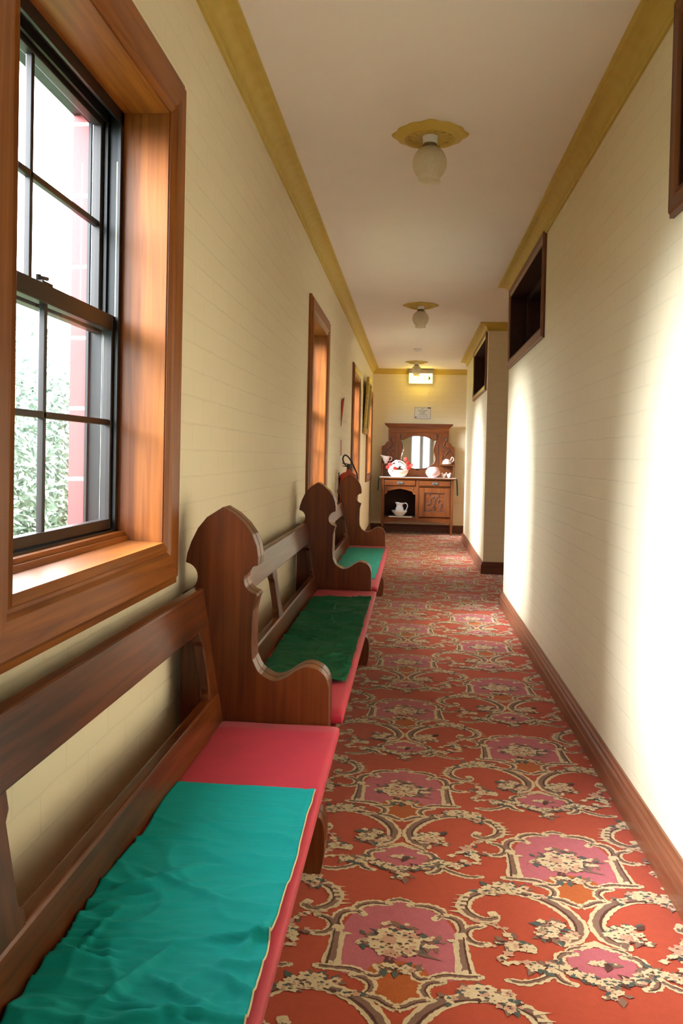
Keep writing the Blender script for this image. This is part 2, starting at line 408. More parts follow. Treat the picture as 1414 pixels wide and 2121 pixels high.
# ------------------------------------------------------------------ room shell
def wall_cells(us, zs, hole, put):
    for i in range(len(us)-1):
        for j in range(len(zs)-1):
            if not hole((us[i]+us[i+1])/2, (zs[j]+zs[j+1])/2): put(us[i], us[i+1], zs[j], zs[j+1])
def wall_mesh(name, mat, x0, x1, y0, y1, z0, z1, holes, along):
    """solid wall slab with rectangular openings; along = 'y' or 'x'"""
    mb = MB()
    u0, u1 = (y0, y1) if along == 'y' else (x0, x1)
    us = sorted(set([u0, u1] + [h[0] for h in holes] + [h[1] for h in holes]))
    zs = sorted(set([z0, z1] + [h[2] for h in holes] + [h[3] for h in holes]))
    H = lambda u, z: any(h[0] < u < h[1] and h[2] < z < h[3] for h in holes)
    for i in range(len(us)-1):
        for j in range(len(zs)-1):
            uc, zc = (us[i]+us[i+1])/2, (zs[j]+zs[j+1])/2
            if H(uc, zc): continue
            a, b, c, d = us[i], us[i+1], zs[j], zs[j+1]
            P = (lambda t, u, z: (t, u, z)) if along == 'y' else (lambda t, u, z: (u, t, z))
            t0, t1 = (x0, x1) if along == 'y' else (y0, y1)
            for t in (t0, t1): mb.add([P(t,a,c),P(t,b,c),P(t,b,d),P(t,a,d)], [(0,1,2,3)])
            def solid(ii, jj):
                return 0 <= ii < len(us)-1 and 0 <= jj < len(zs)-1 and not H((us[ii]+us[ii+1])/2, (zs[jj]+zs[jj+1])/2)
            if not solid(i-1, j): mb.add([P(t0,a,c),P(t1,a,c),P(t1,a,d),P(t0,a,d)], [(0,1,2,3)])
            if not solid(i+1, j): mb.add([P(t0,b,c),P(t1,b,c),P(t1,b,d),P(t0,b,d)], [(0,1,2,3)])
            if not solid(i, j-1): mb.add([P(t0,a,c),P(t1,a,c),P(t1,b,c),P(t0,b,c)], [(0,1,2,3)])
            if not solid(i, j+1): mb.add([P(t0,a,d),P(t1,a,d),P(t1,b,d),P(t0,b,d)], [(0,1,2,3)])
    me_o = mb.build(name, mat)
    bm = bmesh.new(); bm.from_mesh(me_o.data); bmesh.ops.remove_doubles(bm, verts=bm.verts, dist=1e-5)
    bmesh.ops.recalc_face_normals(bm, faces=bm.faces); bm.to_mesh(me_o.data); bm.free()
    return struct(me_o)

wall_mesh('wall_left', M['wallY'], XO, XL, YB, YE+.25, -.3, 3.0, [(a, b, WZ0, WZ1) for a, b in WINS], 'y')
TR = [(0.84, 2.64), (5.38, 7.12), (9.50, 11.25), (-3.9, -2.1)]      # transom openings
TZ0, TZ1 = 2.13, 2.66
wall_mesh('wall_right', M['wallY'], XR, XR+.25, YB, Y1E, 0, ZC, [(a, b, TZ0, TZ1) for a, b in TR if b < Y1E], 'y')
wall_mesh('wall_right_far', M['wallY'], XR, XR+.25, YP, YPE, 0, ZC, [(TR[2][0], TR[2][1], TZ0, TZ1)], 'y')
wall_mesh('wall_end', M['wallX'], XL, XF+.2, YE, YE+.25, -.3, 3.0, [], 'x')
wall_mesh('wall_back', M['wallX'], XL, XF+.2, YB-.25, YB, -.3, 3.0, [(-.10, .70, .02, 2.25)], 'x')
wall_mesh('wall_outer_right', M['wallY'], XF, XF+.2, YB, YE, -.3, 3.0, [], 'y')
wall_mesh('wall_passage_near', M['wallX'], XR+.25, XF, Y1E-.25, Y1E, 0, ZC, [], 'x')
wall_mesh('wall_passage_pier', M['wallX'], XR+.25, XF, YP, YP+.25, 0, ZC, [], 'x')
wall_mesh('wall_passage_far', M['wallX'], XR+.25, XF, YPE-.25, YPE, 0, ZC, [], 'x')
# the pier face and the wall end that look down the corridor
for nm, y, s in (('wall_end_face', Y1E, 1), ('wall_pier_face', YP, -1), ('wall_far_face', YPE, 1)):
    mb = MB(); mb.box((XR, y, 0), (XR+.26, y+s*.003, ZC)); struct(mb.build(nm, M['wallX']))

mb = MB(); mb.box((XO, YB-.25, ZC), (XF+.2, YE+.25, ZC+.25)); struct(mb.build('ceiling', M['ceiling']))

# ------------------------------------------------------------------ carpet
def jag_blob(cx, cy, rx, ry, n, rnd, amp=.25, lob=5):
    ph = rnd.random()*6.28; out = []
    for i in range(n):
        t = 2*pi*i/n; k = 1+amp*sin(lob*t+ph)+rnd.uniform(-amp, amp)*.35
        out.append((cx+rx*k*cos(t), cy+ry*k*sin(t)))
    return out
class Motif:
    def __init__(s): s.p = []          # (layer, material, polygon)
    def poly(s, layer, mi, pts): s.p.append((layer, mi, [tuple(q) for q in pts]))
    def ribbon(s, layer, mi, pts, w, k=6, off=0.0, jag=0.0, rnd=None):
        c = catmull(pts, k); n = len(c); ws = w if isinstance(w, (list, tuple)) else [w]*len(pts)
        prev = None
        for i, q in enumerate(c):
            a = Vector(c[max(i-1, 0)]); b = Vector(c[min(i+1, n-1)]); d = (b-a)
            if d.length < 1e-9: continue
            d.normalize(); nn = Vector((-d.y, d.x)); t = i/(n-1)*(len(ws)-1); j = min(int(t), len(ws)-2); f = t-j
            ww = ws[j]*(1-f)+ws[j+1]*f
            j1 = (rnd.uniform(-jag, jag) if rnd else 0); j2 = (rnd.uniform(-jag, jag) if rnd else 0)
            o = Vector(q)+nn*off; l = o+nn*(ww/2+j1); r = o-nn*(ww/2+j2)
            if prev: s.poly(layer, mi, [prev[0], prev[1], r, l])
            prev = (l, r)
    def scroll(s, pts, w, rnd, dark_side=1):
        ws = w if isinstance(w, (list, tuple)) else [w]*len(pts)
        s.ribbon(2, CRM, pts, [q*1.12+.009 for q in ws], k=8, jag=.0032, rnd=rnd)
        s.ribbon(3, TAUPE, pts, [q*.68 for q in ws], k=8, off=.0, jag=.0026, rnd=rnd)
        s.ribbon(4, BROWN, pts, [q*.20 for q in ws], k=8, off=dark_side*.28*max(ws)*.8, jag=.001, rnd=rnd)
        for e in (pts[0], pts[-1]): s.poly(3, CRM, jag_blob(e[0], e[1], max(ws)*.42+.002, max(ws)*.38+.002, 12, rnd, .12, 4))
    def cluster(s, cx, cy, rx, ry, n, rnd, big=.016):
        big *= 1.3; rx *= 1.08; ry *= 1.12
        for i in range(int(n*.9)):     # leaves first
            a = rnd.random()*6.28; q = math.sqrt(rnd.random())*1.08; x = cx+rx*q*cos(a); y = cy+ry*q*sin(a); L = rnd.uniform(.020, .040); t = a+rnd.uniform(-.7, .7)
            d = Vector((cos(t), sin(t))); e = Vector((-d.y, d.x)); w = L*.3
            s.poly(4, rnd.choice([TEAL, TEAL, BROWN, TAUPE, TAUPE]), [Vector((x, y))-d*L*.5, Vector((x, y))+e*w, Vector((x, y))+d*L*.6, Vector((x, y))-e*w])
        for i in range(n):
            a = rnd.random()*6.28; q = math.sqrt(rnd.random()); x = cx+rx*q*cos(a); y = cy+ry*q*sin(a); r = rnd.uniform(.45, 1)*big*(1.15-.5*q)
            s.poly(5, rnd.choice([CRM, CRM, CRM, BLUSH]), jag_blob(x, y, r, r*.85, 14, rnd, .28, rnd.choice([4, 5])))
            if r > .011: s.poly(6, rnd.choice([BROWN, TAUPE, BLUSH]), jag_blob(x+r*.1, y-r*.15, r*.2, r*.16, 7, rnd, .2, 3))
        for i in range(int(n*.35)):
            a = rnd.random()*6.28; q = math.sqrt(rnd.random())*.8; x = cx+rx*q*cos(a); y = cy+ry*q*sin(a)
            s.poly(6, rnd.choice([TEAL, BROWN]), jag_blob(x, y, .0065, .0038, 7, rnd, .3, 3))
    def twig(s, pts, rnd, n=5):
        s.ribbon(2, CRM, pts, .004, k=4, jag=.0008, rnd=rnd)
        c = catmull(pts, 6)
        for i in range(n):
            q = c[int((i+1)/n*(len(c)-1))]; r = rnd.uniform(.009, .015)
            s.poly(5, rnd.choice([CRM, CRM, BLUSH]), jag_blob(q[0]+rnd.uniform(-.01, .01), q[1]+rnd.uniform(-.01, .01), r, r*.8, 10, rnd, .3, 4))

def build_motif():
    m = Motif(); r = random.Random(21)
    # large medallion
    dome = catmull([(-.150,-.135),(-.152,-.03),(-.150,.06),(-.128,.120),(-.085,.165),(-.035,.185),(0,.200),(.035,.185),(.085,.165),(.128,.120),(.150,.06),(.152,-.03),(.150,-.135),(.08,-.15),(0,-.12),(-.08,-.15)], 4, True)
    m.poly(1, PINK, dome)
    cart = catmull([(-.078,-.155),(-.072,-.115),(-.03,-.085),(.03,-.085),(.072,-.115),(.078,-.155),(.082,-.205),(.050,-.238),(0,-.262),(-.050,-.238),(-.082,-.205)], 4, True)
    m.poly(1.5, ORANGE, cart)
    for s in (-1, 1):
        f = lambda L: [(s*x, y) for x, y in L]
        m.scroll(f([(.160,.045),(.172,.085),(.158,.125),(.120,.140),(.100,.122)]), [.016,.024,.026,.018,.008], r, s)
        m.scroll(f([(.128,.142),(.112,.168),(.075,.186),(.030,.184)]), [.010,.024,.020,.009], r, s)
        m.scroll(f([(.165,.045),(.166,-.03),(.172,-.115)]), [.020,.024,.034], r, s)
        m.ribbon(3, CRM, f([(.146,.025),(.149,-.05),(.147,-.122)]), .010, jag=.0015, rnd=r)
        m.poly(5, CRM, jag_blob(s*.165, .05, .017, .012, 12, r, .2, 4))
        m.poly(5, CRM, jag_blob(s*.140, .022, .013, .007, 10, r, .2, 4))
        m.scroll(f([(.206,-.124),(.165,-.127),(.118,-.128),(.082,-.143)]), [.012,.014,.018,.014], r, -s)
        m.scroll(f([(.112,-.152),(.078,-.162),(.062,-.190),(.074,-.222)]), [.012,.018,.020,.014], r, s)
        m.scroll(f([(.078,-.226),(.045,-.234),(.022,-.252),(0,-.262)]), [.014,.020,.018,.018], r, s)
        m.scroll(f([(.082,-.142),(.052,-.148),(.040,-.125),(.056,-.108)]), [.012,.016,.012,.008], r, s)
        # large C scrolls below, leaning to the neighbour columns
        m.scroll(f([(.225,-.205),(.160,-.208),(.095,-.240),(.045,-.300),(.026,-.365),(.042,-.425),(.082,-.452)]), [.010,.024,.034,.038,.036,.028,.010], r, s)
        m.cluster(s*.088, -.398, .042, .044, 20, r, .018)
        m.cluster(s*.120, -.362, .022, .018, 5, r, .010); m.cluster(s*.135, -.425, .024, .016, 6, r, .010)
        m.cluster(s*.205, -.186, .062, .024, 22, r, .018)
        m.cluster(s*.120, -.222, .030, .012, 6, r, .011)
        m.scroll(f([(.215,-.205),(.270,-.215),(.318,-.250),(.336,-.300),(.318,-.345),(.280,-.365),(.246,-.352),(.256,-.332)]), [.010,.022,.030,.032,.026,.018,.014,.008], r, -s)
        for k in range(5):
            yy = -.245-.022*k; xx = .345+.006*k
            m.poly(5, CRM, [(s*(xx-.03), yy+.008), (s*(xx+.014), yy+.002+r.uniform(-.004, .004)), (s*(xx-.03), yy-.007)])
        m.cluster(s*.270, -.225, .030, .020, 8, r, .013)
        m.scroll(f([(.290,-.395),(.326,-.412),(.340,-.446),(.318,-.480),(.282,-.482)]), [.010,.018,.024,.018,.009], r, -s)
        m.twig(f([(.318,-.375),(.270,-.385),(.240,-.400),(.225,-.430)]), r, 5)
        m.cluster(s*.225, -.470, .048, .034, 12, r, .013)
        m.twig(f([(.225,-.45),(.19,-.47),(.165,-.50)]), r, 4); m.twig(f([(.24,-.47),(.235,-.51),(.25,-.54)]), r, 4)
        # small medallion sides and sprays
        m.scroll(f([(.060,-.498),(.090,-.500),(.106,-.526),(.092,-.552)]), [.008,.018,.020,.010], r, s)
        m.scroll(f([(.020,-.460),(.062,-.472),(.080,-.490)]), [.006,.010,.008], r, s)
        m.scroll(f([(.100,-.560),(.122,-.580),(.112,-.612),(.085,-.625)]), [.012,.022,.018,.010], r, s)
        m.scroll(f([(.120,-.580),(.160,-.612),(.205,-.632),(.248,-.628)]), [.012,.016,.014,.008], r, s)
        m.cluster(s*.155, -.566, .046, .020, 12, r, .013); m.cluster(s*.118, -.548, .022, .016, 6, r, .012)
        m.twig(f([(.16,-.56),(.20,-.545),(.235,-.55)]), r, 4)
        m.cluster(s*.060, -.592, .030, .012, 8, r, .011)
        m.cluster(s*.085, -.572, .014, .014, 5, r, .011)
    sm = catmull([(-.085,-.520),(-.075,-.490),(-.030,-.468),(0,-.462),(.030,-.468),(.075,-.490),(.085,-.520),(.080,-.560),(.045,-.592),(0,-.602),(-.045,-.592),(-.080,-.560)], 4, True)
    m.poly(1, PINK, sm)
    m.ribbon(3, CRM, [(-.045,-.478),(-.020,-.455),(0,-.446),(.020,-.455),(.045,-.478)], [.010,.022,.026,.022,.010], jag=.003, rnd=r)
    m.cluster(0, -.530, .034, .014, 8, r, .011)
    m.cluster(0, -.610, .050, .014, 14, r, .012); m.cluster(.0, -.650, .030, .026, 10, r, .011)
    m.scroll([(-.034,.196),(0,.210),(.034,.196)], [.008,.016,.008], r, 1)
    # bouquet
    for k in range(26):
        a = r.uniform(-.6, pi+.6) if k % 3 else r.random()*6.28; L = r.uniform(.06, .115); x0, y0 = r.uniform(-.03, .03), r.uniform(-.04, .02)
        d = Vector((cos(a)*1.05, sin(a)*.75)); e = Vector((-d.y, d.x)).normalized()*r.uniform(.006, .011); p = Vector((x0, y0))+d*L*.45; q = Vector((x0, y0))+d*L
        if q.y < -.09: continue
        m.poly(4, r.choice([TEAL, TAUPE, BROWN, TEAL]), [p-d*.02, p+e, q, p-e])
    m.cluster(-.005, -.005, .062, .050, 40, r, .023)
    m.cluster(-.085, .0, .028, .030, 6, r, .010); m.cluster(.085, .002, .032, .030, 8, r, .011)
    m.cluster(0, .075, .040, .022, 8, r, .011); m.cluster(0, -.115, .048, .022, 12, r, .011)
    return m.p

def carpet():
    mb = MB()
    mb.add([(XL-.02,YB,0),(XF,YB,0),(XF,YE,0),(XL-.02,YE,0)], [(0,1,2,3)], RED)
    mo = sorted(build_motif(), key=lambda q: q[0])
    for ci in range(-1, 5):
        for ri in range(-9, 15):
            cx = -.008+.518*ci; cy = 2.162+1.0*ri+(.5 if ci % 2 else 0)
            if cy < YB-.3 or cy > YE+1: continue
            if cy < -.5 and ci > 2: continue
            for n, (layer, mi, pts) in enumerate(mo):
                w = [(cx+x, cy+y) for x, y in pts]
                gx = sum(q[0] for q in w)/len(w); gy = sum(q[1] for q in w)/len(w)
                lim = XR+.02
                if Y1E < gy < YP or gy > YPE: lim = XF
                if gx < XL-.0 or gx > lim or gy < YB+.1 or gy > YE: continue
                z = .0004+layer*.0004+n*1e-7
                mb.add([(x, y, z) for x, y in w], [tuple(range(len(w)))], mi)
    o = mb.build('floor', CP, recalc=False)
    struct(o)
carpet()
mb = MB(); mb.box((XO, YB-.25, -.3), (XF+.2, YE+.25, -.002)); struct(mb.build('floor_slab', M['hidden']))

# ------------------------------------------------------------------ cornice and skirting
B = .082; PJ = .100; zb = ZC-B
prof_c = [(0, zb-.002), (.010, zb-.002), (.012, zb+.006), (.016, zb+.010)]
prof_c += [(.016+.066*(1-cos(radians(a)))+.0, zb+.010+.056*sin(radians(a))) for a in range(10, 91, 10)]
prof_c += [(.084, zb+.070), (.090, zb+.070), (PJ-.002, zb+.072), (PJ, zb+.078), (PJ, ZC), (0, ZC)]
paths = [([(XL, YB), (XL, YE), (XF, YE)], -1), ([(XR, YB), (XR, Y1E), (XF, Y1E)], 1), ([(XF, YP), (XR, YP), (XR, YPE), (XF, YPE)], 1)]
for i, (pth, sd) in enumerate(paths):
    if i == 2: pth, sd = pth, -1
    mb = MB(); sweep(mb, pth, prof_c, sd if i != 2 else 1 if False else -sd if False else (1 if i == 1 else -1))
    # fix side for the pier: the corridor lies on the left of the path direction there
    if i == 2:
        mb = MB(); sweep(mb, pth, prof_c, 1)
    o = mb.build('trim_%d' % (i+1), M['cove'])
    for p in o.data.polygons: p.use_smooth = False
    struct(o)
BH = .135
prof_b = [(0, 0), (.026, 0), (.026, .062), (.022, .068), (.024, .074), (.024, .098), (.017, .106), (.017, .118), (.010, .127), (.008, BH), (0, BH)]
def skirt(name, pth, side):
    for k in range(len(pth)-1):
        pass
    mb = MB(); sweep(mb, pth, prof_b, side)
    o = mb.build(name, [M['skirt1'], M['skirt0']])
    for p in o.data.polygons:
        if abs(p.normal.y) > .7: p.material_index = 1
    struct(o)
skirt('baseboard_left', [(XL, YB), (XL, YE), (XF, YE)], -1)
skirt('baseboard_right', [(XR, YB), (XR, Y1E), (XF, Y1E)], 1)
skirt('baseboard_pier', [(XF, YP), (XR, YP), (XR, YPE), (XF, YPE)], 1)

# ------------------------------------------------------------------ windows
def casing_frame(root, y0, y1, z0, z1, w, xw, d, axis_out, mats, sill=False):
    """mitred moulded casing round an opening (outer edge w beyond the opening). axis_out=+1 faces +X"""
    pr = [(0, 0), (0, .55), (.12, .80), (.16, .62), (.22, .62), (.30, .86), (.55, .92), (.80, 1.0), (.88, .72), (1.0, .60), (1.0, 0)]  # 0 inner..1 outer
    sides = [('jamb_near', (y0, z0), (y0, z1), (-1, 0)), ('jamb_far', (y1, z0), (y1, z1), (1, 0)), ('head', (y0, z1), (y1, z1), (0, 1)), ('apron', (y0, z0), (y1, z0), (0, -1))]
    for nm, a, b, o in sides:
        mb = MB(); k = len(pr); vs = []
        for (py, pz) in (a, b):
            for t, h in pr:
                oy = o[0]*w*t; oz = o[1]*w*t
                if o[0] == 0: oy = (-1 if py == y0 else 1)*w*t
                if o[1] == 0: oz = (-1 if pz == z0 else 1)*w*t
                vs.append((xw+axis_out*d*h, py+oy, pz+oz))
        fs = [(j, k+j, k+j+1, j+1) for j in range(k-1)] + [(k-1, 2*k-1, k, 0), tuple(range(k)), tuple(range(k, 2*k))[::-1]]
        mb.add(vs, fs)
        mb.build('casing', mats[1] if o[0] == 0 else mats[0], root)

def make_window(idx, y0, y1, full=True):
    root = thing('window_%d' % idx, None, None, (0, 0, 0), kind='structure')
    z0, z1 = WZ0, WZ1
    casing_frame(root, y0, y1, z0, z1, .128, XL, .030, 1, (M['case2'], M['case1']))
    xi, xf = XL+.012, -.832          # lining from wall face to the black frame
    t = .02
    for (a, b, mt) in (((xi, y0-.002, z0), (xf, y0+t*0+.004, z1), 'case2'), ((xi, y1-.004, z0), (xf, y1+.002, z1), 'case2'),
                       ((xi, y0, z1-.004), (xf, y1, z1+.002), 'case1')):
        mb = MB(); mb.box(a, b); mb.build('reveal_lining', M[mt], root)
    mb = MB(); mb.prism([(xi+.004, z0-.004), (xi+.006, z0+.004), (-.80, z0+.008), (-.802, z0+.022), (-.812, z0+.022), (-.812, z0+.034), (xf-.02, z0+.034), (xf-.02, z0-.004)], 1, y0, y1)
    mb.build('sill', M['case1'], root)
    # outer black frame
    F = MB()
    fx0, fx1 = -.832, -.925
    fw = .012
    yy0, yy1, zz0, zz1 = y0+.004, y1-.004, z0+.034, z1-.004
    F.box((fx0, yy0, zz0), (fx1, yy0+fw, zz1)); F.box((fx0, yy1-fw, zz0), (fx1, yy1, zz1)); F.box((fx0, yy0, zz1-fw), (fx1, yy1, zz1)); F.box((fx0, yy0, zz0-.01), (fx1, yy1, zz0+.006))
    # parting stops
    for xs in (-.836, -.873, -.921):
        for yv, s in ((yy0+fw, 1), (yy1-fw, -1)): F.box((xs-.004, yv, zz0), (xs+.004, yv+s*.012, zz1))
        F.box((xs-.004, yy0, zz1-fw-.022), (xs+.004, yy1, zz1-fw))
    F.build('window_frame', M['black'], root)
    T = MB()
    for yv, s in ((yy0+fw, 1), (yy1-fw, -1)):
        T.box((-.870, yv+s*.001, zz0), (-.881, yv+s*.0035, zz1-.05)); T.box((-.842, yv+s*.001, zz0), (-.846, yv+s*.0035, zz1-.14))
    T.build('track', M['beige'], root)
    zm = 1.635; ya, yb = yy0+fw+.003, yy1-fw-.003
    ym = (ya+yb)/2
    for (xs, za, zt, mt, nm) in ((-.856, zz0+.008, zm+.024, 'brownsash', 'lower_sash'), (-.895, zm-.024, zz1-fw-.004, 'brownsash', 'upper_sash')):
        s_ = MB(); d = .013; bw = .024
        s_.box((xs-d, ya, za), (xs+d, ya+bw, zt)); s_.box((xs-d, yb-bw, za), (xs+d, yb, zt))
        s_.box((xs-d, ya+bw, zt-(.044 if nm == 'lower_sash' else .03)), (xs+d, yb-bw, zt)); s_.box((xs-d, ya+bw, za), (xs+d, yb-bw, za+(.028 if nm == 'lower_sash' else .044)))
        so = s_.build(nm, M['brownsash'], root, bevel=.002)
        mz = (za+zt)/2
        q = MB(); q.box((xs-.008, ym-.007, za+.02), (xs+.008, ym+.007, zt-.02)); q.box((xs-.008, ya+bw-.002, mz-.008), (xs+.008, yb-bw+.002, mz+.008))
        q.build('glazing_bar', M['brownsash'], so, bevel=.002)
        for (u, v) in ((ya+bw, ym-.007), (ym+.007, yb-bw)):
            for (p_, q_) in ((za+.028, mz-.008), (mz+.008, zt-.03)):
                g = MB(); g.add([(xs, u-.003, p_-.003), (xs, v+.003, p_-.003), (xs, v+.003, q_+.003), (xs, u-.003, q_+.003)], [(0, 1, 2, 3)])
                g.build('glass_pane', M['glass'], so, recalc=False)
        if nm == 'lower_sash':
            l = MB(); l.box((xs-.02, ym-.028, zt), (xs+.01, ym+.028, zt+.006)); l.tube([(xs-.01, ym-.01, zt+.006), (xs-.01, ym-.01, zt+.022)], .008, 10); l.tube([(xs-.01, ym-.014, zt+.016), (xs-.005, ym+.03, zt+.02)], .005, 8)
            l.build('sash_latch', M['black'], so)
    # outside brick reveal
    b_ = MB(); xo = XO+.0
    b_.box((-.926, y1-.010, z0), (xo-.002, y1+.002, z1)); b_.box((-.926, y0-.002, z0), (xo-.002, y0+.010, z1)); b_.build('outer_reveal', M['red_brick'], root)
    b_ = MB(); b_.box((-.926, y0, z1-.01), (xo-.002, y1, z1+.002)); b_.build('lintel', M['black'], root)
    b_ = MB(); b_.box((-.926, y0, z0-.002), (xo-.03, y1, z0+.03)); b_.build('outer_sill', M['red_brick'], root)
    return root
for i, (a, b) in enumerate(WINS): make_window(i+1, a, b)

def make_transom(idx, y0, y1):
    root = thing('window_%d' % idx, None, None, kind='structure')
    casing_frame(root, y0, y1, TZ0, TZ1, .075, XR, .024, -1, (M['side2'], M['side1']))
    for a, b in (((XR-.01, y0-.002, TZ0), (XR+.17, y0+.004, TZ1)), ((XR-.01, y1-.004, TZ0), (XR+.17, y1+.002, TZ1)), ((XR-.01, y0, TZ1-.004), (XR+.17, y1, TZ1+.002)), ((XR-.01, y0, TZ0-.002), (XR+.17, y1, TZ0+.004))):
        mb = MB(); mb.box(a, b); mb.build('reveal_lining', M['darkwood'], root)
    xs = XR+.12; fr = MB()
    fr.box((xs, y0+.004, TZ0+.004), (xs+.03, y0+.05, TZ1-.004)); fr.box((xs, y1-.05, TZ0+.004), (xs+.03, y1-.004, TZ1-.004))
    fr.box((xs, y0+.05, TZ0+.004), (xs+.03, y1-.05, TZ0+.045)); fr.box((xs, y0+.05, TZ1-.045), (xs+.03, y1-.05, TZ1-.004)); ym = (y0+y1)/2
    fr.box((xs, ym-.02, TZ0+.045), (xs+.03, ym+.02, TZ1-.045))
    s = fr.build('sash', M['darkwood'], root, bevel=.003)
    for (u, v) in ((y0+.05, ym-.02), (ym+.02, y1-.05)):
        g = MB(); g.add([(xs+.015, u, TZ0+.045), (xs+.015, v, TZ0+.045), (xs+.015, v, TZ1-.045), (xs+.015, u, TZ1-.045)], [(0, 1, 2, 3)]); g.build('glass_pane', M['glass'], s, recalc=False)
for i, (a, b) in enumerate(TR): make_transom(6+i, a, b)

def back_door():
    root = thing('door_1', None, None, kind='structure'); y = YB-.10
    F = MB()
    for a, b in ((-.10, -.04), (.25, .41), (.64, .70)): F.box((a, y-.03, .02), (b, y+.03, 2.25))
    for a, b in ((.02, .14), (2.17, 2.25)): F.box((-.04, y-.03, a), (.25, y+.03, b)); F.box((.41, y-.03, a), (.64, y+.03, b))
    F.build('door_frame', M['white'], root, bevel=.004)
    for a, b in ((-.04, .25), (.41, .64)):
        g = MB(); g.add([(a, y, .14), (b, y, .14), (b, y, 2.17), (a, y, 2.17)], [(0, 1, 2, 3)]); g.build('glass_pane', M['grey_glass'], root, recalc=False)
    ld = bpy.data.lights.new('door_daylight', 'AREA'); ld.shape = 'RECTANGLE'; ld.size = .8; ld.size_y = 2.2
    ld.cycles.is_portal = True
    lo = bpy.data.objects.new('door_daylight', ld); C.objects.link(lo); lo.location = (.30, YB-.26, 1.13); lo.rotation_euler = (pi/2, 0, 0)
back_door()

# ------------------------------------------------------------------ outside
mb = MB(); mb.box((-14, -16, -.5), (8, 22, -.35)); struct(mb.build('ground_outside', M['grass']))
def hedge():
    mb = MB(); rnd = random.Random(5)
    core = []
    # lumpy inner mass
    ny, nz = 90, 12
    for i in range(ny+1):
        y = -6+24*i/ny
        for j in range(nz+1):
            z = -.35+2.35*j/nz
            x = -3.1+.25*noise.noise(Vector((y*1.3, z*1.3, 0)))-.25*(j/nz)**3
            core.append((x, y, z+(.15*noise.noise(Vector((y*2, 5, 0))) if j == nz else 0)))
    mb.add(core, [(i*(nz+1)+j, (i+1)*(nz+1)+j, (i+1)*(nz+1)+j+1, i*(nz+1)+j+1) for i in range(ny) for j in range(nz)])
    for k in range(30000):
        y = rnd.uniform(3.5, 11) if k % 3 else rnd.uniform(-6, 18); z = rnd.uniform(.2, 2.35)
        if z > 2.0 and rnd.random() < .5: continue
        x = -3.02+.25*noise.noise(Vector((y*1.3, z*1.3, 0)))+rnd.uniform(-.12, .28)-.25*max(0, (z+.35)/2.35)**3
        L = rnd.uniform(.055, .11); W = L*.36
        d = Vector((rnd.uniform(-.2, 1), rnd.uniform(-1, 1), rnd.uniform(-.9, .5))).normalized(); n = Vector((rnd.uniform(.2, 1), rnd.uniform(-.6, .6), rnd.uniform(.1, 1)))
        e = d.cross(n).normalized(); u = e.cross(d).normalized(); p = Vector((x, y, z))
        a = p; b = p+d*L*.5+e*W*.5+u*W*.15; c = p+d*L; g = p+d*L*.5-e*W*.5+u*W*.15; m_ = p+d*L*.5
        mb.add([a, b, c, g, m_], [(0, 4, 2, 1), (0, 3, 2, 4)])
    o = mb.build('hedge', M['leaf'], recalc=False)
    tag(o, 'leafy green garden hedge growing outside the nearest window', 'hedge', kind='stuff')
hedge()

# ------------------------------------------------------------------ pews
PROF_R = [(-.575, 1.117), (-.538, 1.096), (-.505, 1.066), (-.482, 1.034), (-.468, .999), (-.463, .965), (-.464, .940)]
def pew_profile():
    p = list(PROF_R)
    p += [q for q in arc(-.462, .896, .044, 100, 262, 10)]
    p += [(-.463, .846), (-.468, .835), (-.476, .800), (-.478, .70), (-.476, .665)]
    p += catmull([(-.474, .650), (-.456, .615), (-.425, .594), (-.400, .590), (-.368, .602), (-.340, .623), (-.308, .636), (-.272, .628), (-.248, .606), (-.238, .575)], 3)
    p += [(-.237, .50), (-.237, .425), (-.262, .410), (-.300, .400)]
    p += catmull([(-.312, .385), (-.318, .33), (-.316, .26), (-.300, .205), (-.282, .182), (-.262, .178), (-.248, .160), (-.242, .12), (-.243, .06), (-.252, .002)], 3)
    p += [(-.30, .0), (-.34, .001), (-.36, .03), (-.40, .06), (-.55, .06), (-.60, .03), (-.62, 0.0), (-.700, 0.0), (-.700, .30), (-.697, .80), (-.697, .848), (-.690, .854)]
    p += [q for q in arc(-.694, .900, .044, -80, 80, 10)][0:]
    p += [(-.688, .946), (-.684, .972), (-.672, 1.008), (-.652, 1.050), (-.625, 1.084)]
    return p
PL = 2.545
